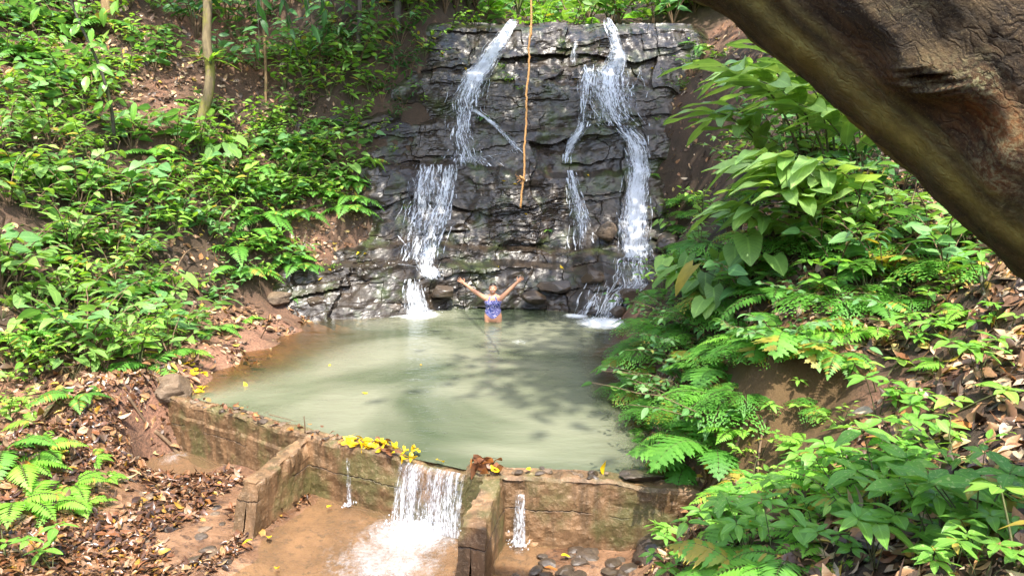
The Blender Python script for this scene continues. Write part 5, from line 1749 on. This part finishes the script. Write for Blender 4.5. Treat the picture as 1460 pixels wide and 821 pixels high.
def litter(name, n, x0, x1, y0_, y1, size, label, mask=None, lift=.01, mat='litter'):
    x, y = rng.uniform(x0, x1, n), rng.uniform(y0_, y1, n)
    z = H(x, y)
    k = z > -.62
    if mask is not None: k &= mask(x, y, z)
    x, y, z = x[k], y[k], z[k]
    nn = slope_n(x, y)
    up = unit(nn + rng.normal(0, .33, nn.shape))
    f = np.cross(up, unit(rng.normal(size=nn.shape)))
    F = Foliage()
    ln_ = rng.uniform(.35, 1.0, len(x)) ** 1.6 * size * 1.5
    F_t = [leaf_template('ellip', 4, s, d, w) for s, d, w in ((.5, .3, .5), (-.4, -.35, .45), (.8, .15, .4), (.2, .5, .6))]
    idx = rng.integers(0, 4, len(x))
    P = np.stack([x, y, z + lift + rng.uniform(0, .03, len(x))], -1)
    for t_ in range(4):
        s = idx == t_
        if s.any(): F.add(F_t[t_], P[s], f[s], up[s], ln_[s])
    m_ = len(x) // 14          # bits of twig among the leaves
    F.add(leaf_template('lance', 3, .4, .1, .06), P[:m_] + [0, 0, .01], f[:m_], up[:m_], rng.uniform(.8, 2.2, m_) * size, None, rng.uniform(.1, .7, m_))
    o = link(name, F.mesh(name), M[mat])
    return tag(o, label, 'leaf litter', kind='stuff')


def litter_face(x, y, z):
    dep = np.maximum(y * cp - (z - CAM[2]) * sp, .3)
    return np.where((y > 5) & (y < 8), np.hypot((CX + F_PX * x / dep - 1100) / 110, (CY - F_PX * (y * sp + (z - CAM[2]) * cp) / dep - 590) / 110), 9)


litter('leaf_litter', 17000, 1.2, 6.5, 2.2, 10, .115, 'brown fallen leaves covering the right bank', lambda x, y, z: (fbm(x * 1.2, y * 1.2, 4, 3) > -.42) & (litter_face(x, y, z) > 1.1))
litter('leaf_litter', 15000, -5.4, -2.3, 5.3, 10.2, .085, 'wet brown fallen leaves covering the bed left of the buttress', lambda x, y, z: (fbm(x * 1.6, y * 1.6, 6, 3) > -.24) & (y < dam_y(x) - .03), mat='litter_wet')
litter('leaf_litter', 12000, -11, -4.2, 7, 19, .13, 'brown fallen leaves covering the left slope', lambda x, y, z: fbm(x * .9, y * .9, 14, 3) > -.15)
litter('leaf_litter', 1500, 3.4, 7.5, 15, 21, .14, 'brown fallen leaves on the slope right of the falls')

_g = ground(448, 332)
litter('leaf_litter', 1500, _g[0] - 1.3, _g[0] + 1.1, _g[1] - 1.3, _g[1] + 1.1, .12, 'sunlit fallen leaves on the bare patch left of the rock face', lambda x, y, z: np.hypot(x - _g[0], y - _g[1]) < 1.25)

LEAFV = []
for i in range(4):
    F = Foliage(); F.add(leaf_template('ellip', 6, (.35, .1, -.2, .5)[i], (.35, .15, -.25, .6)[i], (.5, .42, .55, .46)[i], .2, 1), [(0, -.5, 0)], [(0, 1, 0)], UP, 1.0)
    LEAFV.append(F)
LEAFM = {}
def leaf(p, size, mat, label, group=None, rz=None, tilt=.25, v=None):
    i = int(rng.integers(4)) if v is None else v
    if (i, mat) not in LEAFM:
        me = LEAFV[i].mesh('fallen leaf'); me.materials.append(M[mat]); LEAFM[(i, mat)] = me
    o = link('fallen_leaf', LEAFM[(i, mat)])
    o.location = p; o.scale = (size,) * 3
    o.rotation_euler = (rng.normal(0, tilt), rng.normal(0, tilt), rng.uniform(0, 6.28) if rz is None else rz)
    return tag(o, label, 'leaf', group)


def crest_leaf(px, mat, label, group, size, up=0.02, tilt=.4):
    p = on(px, np.interp(px, [285, 440, 560, 700, 870], [573, 613, 641, 666, 682]), .07)
    p[1] = dam_y(p[0]) + rng.uniform(-.02, DAM_T + .03); p[2] = max(float(crest(np.array(p[0]))), .03) + up + rng.uniform(0, .04)
    return leaf(p, size * rng.uniform(.7, 1.3), mat, label, group, tilt=tilt)


for i in range(46): crest_leaf(rng.uniform(494, 562), 'leaf_yellow', 'yellow fallen leaf in the heap on the crest left of the notch', 'yellow leaf heap left of the notch', .11)
for i in range(14): crest_leaf(rng.uniform(572, 602), 'leaf_yellow', 'yellow fallen leaf in the clump above the spilling water', 'yellow leaf clump above the spill', .10)
for i in range(12): crest_leaf(rng.uniform(535, 572), 'leaf_brown', 'brown dead leaf caught in the yellow heap beside the notch', 'brown leaves beside the notch', .12)
for i in range(26): crest_leaf(rng.uniform(672, 712), 'leaf_brown' if i % 3 else 'leaf_orange', 'dead leaf snagged on the crest above the right buttress', 'dead leaves above the right buttress', .14, .04, .8)
for i in range(40): crest_leaf(rng.uniform(270, 490), 'leaf_brown' if i % 4 else 'leaf_orange', 'dead brown leaf among the stones of the left dam crest', 'dead leaves on the left dam crest', .08)
for px, lab in [(628, 'lone yellow leaf on the crest right above the spilling water'), (753, 'yellow leaf on the dam crest just right of the right buttress'), (862, 'small yellow leaf on the dam crest near the flat slab'), (706, 'yellow-tipped leaf hanging over the top of the right buttress')]:
    crest_leaf(px, 'leaf_yellow', lab, None, .12)
for i in range(24):
    p = on(rng.normal(278, 9), rng.uniform(526, 556), .06); p[2] = max(float(H(p[0], p[1])[0]), 0.01) + .03
    leaf(p, rng.uniform(.08, .14), 'leaf_yellow', 'yellow fallen leaf in the drift on the pool shore behind the left dam end', 'yellow leaves on the left pool shore')
for px, py, z, m_, s, lab in [(383, 763, -.58, 'leaf_yellow', .12, 'yellow leaf lying on the wet bed right of the left buttress foot'), (395, 806, -.58, 'leaf_yellow', .11, 'yellow leaf at the bottom edge below the left buttress'), (352, 770, -.5, 'leaf_yellow', .10, 'yellow leaf at the foot of the left buttress'), (785, 808, -.57, 'leaf_orange', .15, 'orange yellow leaf in the stream bed right of the right buttress'), (806, 790, -.57, 'leaf_yellow', .09, 'small yellow leaf on the stones below the right part of the dam'), (362, 516, .012, 'leaf_orange', .13, 'orange leaf floating at the shallow left side of the pool'), (520, 560, .012, 'leaf_yellow', .09, 'yellow leaf floating in the middle left of the pool'), (350, 548, .012, 'leaf_yellow', .10, 'yellow leaf floating just behind the left part of the dam'), (470, 520, .012, 'leaf_yellow', .08, 'pale yellow leaf floating near the centre of the pool'), (600, 520, .012, 'leaf_yellow', .07, 'tiny yellow leaf floating before the swimmer'), (470, 720, -.56, 'leaf_yellow', .09, 'yellow green leaf on the bed below the thin water thread')]:
    leaf(on(px, py, z), s, m_, lab, tilt=.12)
for px, py, s, m_, lab in [(1290, 600, .16, 'leaf_orange', 'big orange dead leaf beneath the seedlings at right'), (1364, 612, .19, 'leaf_orange', 'curled orange leaf right of the upright bright seedling'), (1405, 470, .22, 'leaf_orange', 'large pale orange leaf below the leaning trunk at the right edge'), (1072, 756, .13, 'leaf_yellow', 'yellow leaf among the ferns of the right foreground'), (1290, 515, .19, 'leaf_brown', 'broad brown dead leaf on the litter right of the earth bank'), (1420, 610, .15, 'leaf_brown', 'large brown leaf on the litter at the right edge'), (1390, 650, .13, 'leaf_brown', 'brown curled leaf above the lower right corner'), (1260, 630, .16, 'leaf_orange', 'small orange leaf on the litter left of the big orange one'), (1440, 545, .2, 'leaf_orange', 'orange brown leaf at the right edge below the trunk'), (1330, 430, .2, 'leaf_brown', 'brown leaf on the slope just under the leaning trunk'), (1440, 700, .14, 'leaf_orange', 'tan orange leaf near the lower right corner'), (150, 545, .16, 'leaf_orange', 'orange dead leaf left of the dam end'), (160, 700, .13, 'leaf_brown', 'red brown leaf in the leaf-strewn bed by the left ferns'), (230, 655, .14, 'leaf_orange', 'orange leaf in the side channel left of the dam'), (300, 720, .11, 'leaf_orange', 'orange leaf left of the left buttress')]:
    g = ground(px, py)
    leaf(g + [0, -.02, .05], s, m_, lab, tilt=.5)
for px, py in [(540, 185), (840, 250), (820, 113), (930, 97), (665, 100), (735, 262), (718, 258), (968, 130), (985, 140), (710, 378), (750, 305), (800, 380), (640, 260), (455, 398), (470, 385), (510, 360), (520, 362)]:
    p = cliff_at(px, py); p = np.array(p); p[1] = float(cliff_y(p[0], p[2])) - .03
    leaf(p, .13, 'leaf_yellow', 'small yellow leaf stuck to the wet rock of the falls', 'yellow leaves stuck on the rock face')

# ------------------------------------------------------------------ sticks and roots
def stick(pts, r, label, mat='twig', name='stick', cat='stick'):
    P = catmull(pts, 6); b = P[0].copy()
    S = Tubes(); S.add(P - b, np.linspace(r, r * .45, len(P)), 6, .15, int(rng.integers(99)))
    o = link(name, S.mesh(name), M[mat]); o.location = b
    return tag(o, label, cat)


def gpt(px, py, dz=.03):
    return ground(px, py) + np.array([0, -.02, dz])


stick([gpt(222, 618, .05), gpt(240, 634, .06), gpt(262, 652), gpt(300, 660), gpt(335, 668)], .03, 'curved wet root lying along the foot of the dam at left', name='root', cat='root')
stick([gpt(185, 575, .1), gpt(205, 600, .05), gpt(215, 612)], .022, 'tan stick standing in the gap left of the dam')
p = on(443, 606, .06); p[1] = dam_y(p[0]) + .12
stick([p, p + [0, 0, .1], p + [-.005, 0, .2]], .010, 'short upright rusty stick on the left dam crest')
p = on(395, 596, .06)
stick([p + [-.1, 0, .05], p + [.1, -.1, .04], p + [.3, -.2, .03]], .006, 'thin twig lying across the dam crest and pool edge')
stick([gpt(1460, 555), gpt(1435, 572), gpt(1405, 590)], .018, 'grey branch lying on the litter at the right edge', 'bark_grey')
stick([gpt(1395, 400, .1), gpt(1400, 430, .05), gpt(1412, 465)], .02, 'dead grey stick leaning below the trunk at right', 'bark_grey')
stick([gpt(1180, 505), gpt(1190, 520), gpt(1225, 545), gpt(1260, 540)], .008, 'thin twig on the crest of the raw earth bank')
stick([gpt(1065, 600), gpt(1050, 635), gpt(1040, 668, .05), gpt(1012, 700, .05)], .022, 'brown root trailing down the raw earth bank', name='root', cat='root')
stick([gpt(1090, 600), gpt(1082, 640), gpt(1078, 690)], .015, 'thin root hanging down the middle of the raw earth bank', name='root', cat='root')
for a, b, c, lab in [((240, 420), (270, 395), (305, 385), 'bare pale twig sticking out of the left bank shrubs'), ((225, 395), (245, 430), (252, 445), 'thin tan twig leaning in the left bank above the ferns'), ((70, 375), (95, 390), (105, 400), 'short twig on the bare patch of the left bank'), ((300, 350), (330, 330), (370, 335), 'thin arched branch among the left bank shrubs'), ((165, 350), (162, 300), (158, 270), 'upright tan stem among the left bank shrubs'), ((255, 345), (270, 300), (262, 280), 'dark crooked stem in the middle of the left bank'), ((200, 480), (230, 470), (250, 478), 'fallen twig lying above the left foreground ferns')]:
    stick([gpt(*a, .1), gpt(*b, .5), gpt(*c, .45)], .016, lab)

STEMS = []
for k in range(34):
    px, py = rng.uniform(10, 420), rng.uniform(190, 500)
    g_ = ground(px, py)
    if g_ is None or g_[2] < .1: continue
    a = rng.uniform(0, 6.28); L = rng.uniform(.5, 1.3); e = np.array([math.cos(a) * .6, math.sin(a) * .3 - .2, rng.uniform(.3, 1.0)]) * L
    o = stick([g_, g_ + e * .5 + rng.normal(0, .06, 3), g_ + e + rng.normal(0, .08, 3)], rng.uniform(.007, .014), '', 'twig')
    o['group'] = 'bare stems in the left bank'
    STEMS.append((o, 'thin bare brown stem', px, py))
# ------------------------------------------------------------------ the swimmer
def rounded(S, p0, p1, r0, r1, n=8, sides=14, flat=None):
    p0, p1 = np.array(p0, float), np.array(p1, float)
    ax = unit(p1 - p0)
    pts, rad = [], []
    for a in np.linspace(-math.pi / 2 * .96, 0, 6): pts.append(p0 + ax * r0 * math.sin(a)); rad.append(r0 * math.cos(a))
    for t in np.linspace(0, 1, n)[1:-1]: pts.append(p0 + (p1 - p0) * t); rad.append(r0 + (r1 - r0) * t)
    for a in np.linspace(0, math.pi / 2 * .96, 6): pts.append(p1 + ax * r1 * math.sin(a)); rad.append(r1 * math.cos(a))
    k = S.n
    S.add(pts, rad, sides)
    if flat is not None:                      # flatten in the given direction about the segment
        d = unit(np.array(flat)); v = S.v[-1]
        c = ((v - p0) @ d)
        base = ((p1 - p0) @ d) * 0
        S.v[-1] = v - np.outer(c * .45, d)


def ellipsoid(S, c, r, sides=20, n=14):
    a = np.linspace(-math.pi / 2 * .97, math.pi / 2 * .97, n)
    S.add([(0, 0, math.sin(x)) for x in a], np.cos(a), sides)
    S.v[-1] = S.v[-1] * np.array(r) + np.array(c)


W = on(703, 458, 0)
B = Tubes()
# torso
for z0, z1, r0, r1, y, fx in [(.10, .20, .165, .150, .0, 1.12), (.20, .30, .150, .135, .0, 1.05), (.30, .42, .135, .148, -.005, 1.12), (.42, .49, .146, .105, .0, 1.22)]:
    k = len(B.v); rounded(B, (0, y, z0), (0, y, z1), r0, r1, sides=24)
    B.v[k] = B.v[k] * [fx, .74, 1]
for sx in (-1, 1):
    ellipsoid(B, (sx * .068, -.078, .385), (.064, .058, .06))
    rounded(B, (sx * .088, .005, .10), (sx * .092, -.01, -.36), .100, .066)
    rounded(B, (sx * .092, -.01, -.36), (sx * .095, .02, -.76), .060, .038)
    rounded(B, (sx * .095, .0, -.79), (sx * .105, -.13, -.81), .038, .03)
    ellipsoid(B, (sx * .085, .085, .08), (.085, .07, .085))
    rounded(B, (sx * .04, .01, .52), (sx * .165, .0, .485), .05, .056)
rounded(B, (0, .01, .50), (0, -.005, .60), .056, .05)
# head, slightly tipped back
hc = np.array([0, -.015, .695])
ellipsoid(B, hc, (.076, .092, .108))
ellipsoid(B, hc + [0, -.028, -.05], (.058, .062, .06))
rounded(B, hc + [0, -.088, .012], hc + [0, -.106, -.022], .009, .014)
ellipsoid(B, hc + [0, -.085, -.052], (.026, .012, .011))
for sx in (-1, 1):
    ellipsoid(B, hc + [sx * .078, .008, -.008], (.010, .018, .028))
    ellipsoid(B, hc + [sx * .038, -.072, -.022], (.024, .018, .02))
    ellipsoid(B, hc + [sx * .030, -.078, .034], (.022, .012, .008))
# arms in a V
arms = {-1: [(-.165, 0, .485), (-.395, -.03, .645), (-.585, -.06, .80)], 1: [(.165, 0, .485), (.355, -.03, .675), (.510, -.06, .835)]}
for sx, (s, e, w) in arms.items():
    rounded(B, s, e, .056, .042)
    rounded(B, e, w, .044, .028)
    s, e, w = map(np.array, (s, e, w))
    f = unit(w - e)
    out = unit(np.array([sx * f[2], 0, -sx * f[0]]))      # towards the little-finger side or thumb side in the palm plane
    palm = w + f * .055
    k = len(B.v); ellipsoid(B, (0, 0, 0), (.040, .017, .052))
    Rm = np.stack([out, np.array([0, 1, 0]), f], 0)
    B.v[k] = B.v[k] @ Rm + palm
    for j, (o_, l) in enumerate([(-.030, .062), (-.010, .076), (.011, .072), (.031, .055)]):
        b0 = palm + f * .038 + out * o_
        d = unit(f + out * o_ * 9)
        m_ = b0 + d * l * .5 + [0, -.004, 0]
        rounded(B, b0 - d * .02, m_, .0098, .009, 4, 8)
        rounded(B, m_, b0 + d * l + [0, -.014, 0], .009, .0075, 4, 8)
    tb = palm - f * .025 - out * .03
    d = unit(f * .55 - out)
    rounded(B, tb, tb + d * .04, .012, .0105, 4, 8)
    rounded(B, tb + d * .04, tb + d * .055 + f * .025, .0105, .008, 4, 8)
raw = link('raw body', B.mesh('raw body'))
md = raw.modifiers.new('r', 'REMESH'); md.mode = 'VOXEL'; md.voxel_size = .0055
md2 = raw.modifiers.new('s', 'SMOOTH'); md2.iterations = 5; md2.factor = .5
bpy.context.view_layer.update()
body_me = bpy.data.meshes.new_from_object(raw.evaluated_get(bpy.context.evaluated_depsgraph_get()))
bpy.data.objects.remove(raw)
body_me.name = 'swimmer body'
nv = len(body_me.vertices)
co = np.zeros(nv * 3, np.float32); body_me.vertices.foreach_get('co', co); co = co.reshape(-1, 3)
no = np.zeros(nv * 3, np.float32); body_me.vertices.foreach_get('normal', no); no = no.reshape(-1, 3)
body_me.materials.clear()
for m_ in ('skin', 'lips', 'eyewhite', 'iris', 'teeth'): body_me.materials.append(M[m_])
faces = [tuple(p.vertices) for p in body_me.polygons]
fc = np.array([co[list(f)].mean(0) for f in faces]); fn = np.array([no[list(f)].mean(0) for f in faces])
h = fc - hc
front = h[:, 1] < -.05
mi = np.zeros(len(faces), np.int32)
mi[front & (np.abs(h[:, 0]) < .026) & (np.abs(h[:, 2] + .052) < .012)] = 1
mi[front & (np.abs(h[:, 0]) < .019) & (np.abs(h[:, 2] + .051) < .0045)] = 4
for sx in (-1, 1):
    e = np.hypot((h[:, 0] - sx * .031) / .014, (h[:, 2] - .014) / .0075)
    mi[front & (e < 1)] = 2
    mi[front & (np.hypot((h[:, 0] - sx * .031) / .007, (h[:, 2] - .014) / .007) < 1)] = 3
    mi[front & (np.abs(h[:, 0] - sx * .031) < .018) & (np.abs(h[:, 2] - .038 + .15 * np.abs(np.abs(h[:, 0]) - .03)) < .004)] = 3
body_me.polygons.foreach_set('material_index', mi)
body_me.polygons.foreach_set('use_smooth', np.ones(len(faces), bool))
person = thing('person', W)
person.rotation_euler = (0, 0, R(-2))
tag(person, 'woman in blue and white patterned swimsuit standing in the pool with arms raised', 'person')
link('body', body_me, None, person)


def shell(mask, off, name, mat, thick=.004):
    """clothing or hair: the chosen patch of the body lifted off the skin"""
    bm = bmesh.new(); mp = {}
    for i in np.nonzero(mask)[0]:
        vs_ = []
        for v in faces[i]:
            if v not in mp: mp[v] = bm.verts.new(co[v] + no[v] * off[v] if hasattr(off, '__len__') else co[v] + no[v] * off)
            vs_.append(mp[v])
        bm.faces.new(vs_).smooth = True
    me = bpy.data.meshes.new(name); bm.to_mesh(me); bm.free()
    o = link(name, me, M[mat], person)
    so_ = o.modifiers.new('t', 'SOLIDIFY'); so_.thickness = thick; so_.offset = -1
    return o


x, y, z = fc[:, 0], fc[:, 1], fc[:, 2]
low = .075 + .135 * np.clip(np.abs(x) / .17, 0, 1) ** 1.6
top = np.where(y < .02, .455 - .25 * np.clip(np.abs(x) - .07, 0, 1), .36)
mask = (z > low) & (z < top) & (np.abs(x) < .21)
strap = (z >= .44) & (z < .535) & (np.abs(np.abs(x) - np.interp(z, [.44, .54], [.085, .05])) < .014) & (y < .03)
shell(mask | strap, .005, 'swimsuit', 'suit')
hair = (np.abs(h[:, 0]) < .09) & (h[:, 2] > -.06) & (h[:, 2] < .2) & ((h[:, 2] > .062 + .0 * h[:, 0]) | (h[:, 1] > .005)) & (h[:, 2] - .75 * h[:, 1] > .02 - .06) & ~((np.abs(h[:, 0]) > .072) & (np.abs(h[:, 2] + .01) < .034) & (h[:, 1] < .03))
hm = shell(hair, .009, 'hair', 'hair', .007)
# ------------------------------------------------------------------ light
SUN_EL, SUN_AZ = R(62), R(165)     # azimuth clockwise from +Y: behind the viewer, a little to the right
world = bpy.data.worlds.new('World')
scene.world = world
world.use_nodes = True
wt = world.node_tree
wt.nodes.clear()
wo = wt.nodes.new('ShaderNodeOutputWorld')
bg = wt.nodes.new('ShaderNodeBackground')
sky = wt.nodes.new('ShaderNodeTexSky')
sky.sky_type = 'NISHITA'
sky.sun_disc = False
sky.sun_elevation = SUN_EL
sky.sun_rotation = SUN_AZ
sky.air_density = 1.0
sky.dust_density = 2.5
bg.inputs[1].default_value = 0.15
wt.links.new(sky.outputs[0], bg.inputs[0])
wt.links.new(bg.outputs[0], wo.inputs[0])
sl = bpy.data.lights.new('sun', 'SUN')
sl.energy = 2.2
sl.angle = R(0.5)
sl.color = (1.0, 0.94, 0.84)
so = bpy.data.objects.new('sun', sl)
COL.objects.link(so)
sd = Vector((math.sin(SUN_AZ) * math.cos(SUN_EL), math.cos(SUN_AZ) * math.cos(SUN_EL), math.sin(SUN_EL)))
so.rotation_euler = sd.to_track_quat('Z', 'Y').to_euler()
so.location = (0, 0, 30)
vs = scene.view_settings
vs.view_transform = 'Standard'
vs.look = 'None'
vs.exposure = 2.28
vs.gamma = 1.0
vs.use_curve_mapping = False
scene.render.engine = 'CYCLES'
cy = scene.cycles
cy.max_bounces = 7
cy.diffuse_bounces = 4
cy.glossy_bounces = 3
cy.transmission_bounces = 4
cy.transparent_max_bounces = 12
cy.caustics_reflective = False
cy.caustics_refractive = False
cy.sample_clamp_indirect = 6.0
cy.use_denoising = True
# ------------------------------------------------------------------ labels that point to one plant each
LM = [('the mossy crooked tree', 290, 130), ('the thin sapling stem', 377, 70), ('the top left corner', 20, 10), ('the left photo edge', -10, 330), ('the drooping glossy sapling', 150, 110),
      ('the left dam end', 232, 570), ('the left buttress', 370, 690), ('the bottom left corner', 10, 815), ('the left pool shore', 330, 495), ('the left waterfall', 610, 300),
      ('the left waterfall top', 710, 50), ('the top of the rope', 757, 10), ('the left waterfall lip', 670, 20), ('the right waterfall lip', 910, 10), ('the middle of the rock lip', 810, 15), ('the right waterfall', 890, 260), ('the right waterfall top', 870, 40), ('the leaning trunk', 1200, 160),
      ('the leaning trunk foot', 1440, 380), ('the raw earth bank', 1110, 570), ('the dark boulder', 950, 790), ('the bottom right corner', 1450, 815), ('the right photo edge', 1465, 560),
      ('the curled orange leaf', 1364, 612), ('the right dam end', 975, 690), ('the right pool side', 905, 530), ('the bare leafy patch', 440, 330), ('the red soil patch', 225, 150), ('the rocks left of the falls', 520, 400), ('the left bank middle', 180, 330)]
ORD = ['first', 'second', 'third', 'fourth', 'fifth', 'sixth', 'seventh', 'eighth', 'ninth', 'tenth', 'eleventh', 'twelfth', 'thirteenth', 'fourteenth', 'fifteenth', 'sixteenth', 'seventeenth', 'eighteenth', 'nineteenth', 'twentieth']


def where(px, py):
    n, lx, ly = min(LM, key=lambda l: (l[1] - px) ** 2 + ((l[2] - py) * 1.2) ** 2)
    dx, dy = px - lx, py - ly
    if math.hypot(dx, dy) < 26: return 'right beside ' + n
    if abs(dx) > 2 * abs(dy): s = 'left of ' if dx < 0 else 'right of '
    elif abs(dy) > 2 * abs(dx): s = 'above ' if dy < 0 else 'below '
    else: s = ('upper ' if dy < 0 else 'lower ') + ('left of ' if dx < 0 else 'right of ')
    return s + n


def autolabel(items):
    """items: (object, words, px, py); equal phrases are told apart by their order from the left"""
    by = {}
    for o, wd, px, py in items:
        by.setdefault(wd + ' ' + where(px, py), []).append((px, py, o))
    for ph, l in by.items():
        if len(l) == 1:
            l[0][2]['label'] = ph
            continue
        l.sort(key=lambda a: a[0])
        for i, (px, py, o) in enumerate(l):
            o['label'] = ph + (', left of two' if i == 0 else ', right of two') if len(l) == 2 else ph + ', ' + ('leftmost' if i == 0 else 'rightmost' if i == len(l) - 1 else ORD[min(i, 19)] + ' from left') + ' of %s' % ['three', 'four', 'five', 'six', 'seven', 'eight', 'nine', 'ten', 'eleven', 'twelve', 'thirteen', 'fourteen', 'fifteen', 'sixteen', 'seventeen', 'eighteen', 'nineteen', 'twenty', 'many'][min(len(l) - 3, 18)]


items = []
for p in PLANTS:
    if p['label']: continue
    px, py, _ = project(p['loc'] + [0, 0, .35 * p['scale']])
    size = 'large ' if p['scale'] > 1.08 else 'small ' if p['scale'] < .7 and not p['words'].startswith(('small', 'low')) else ''
    items.append((p['o'], size + p['words'], px, py))
for o in list(scene.objects):
    if str(o.get('label', '')).startswith('BG'):
        px = float(o['label'][2:])
        mt = o.children[0].data.materials[0].name
        items.append((o, {'leaf bright green': 'yellow-green sunlit tree', 'leaf green': 'mid green tree'}.get(mt, 'dark green tree') + ' standing', px, 0))
items += STEMS
autolabel(items)

for o in scene.objects:
    l = str(o.get('label', ''))
    if len(l.split()) > 16 and ', ' in l:
        l = l[:l.rindex(' of ')]
        if len(l.split()) > 16: l = l.replace('large ', '', 1).replace('small ', '', 1)
        o['label'] = l
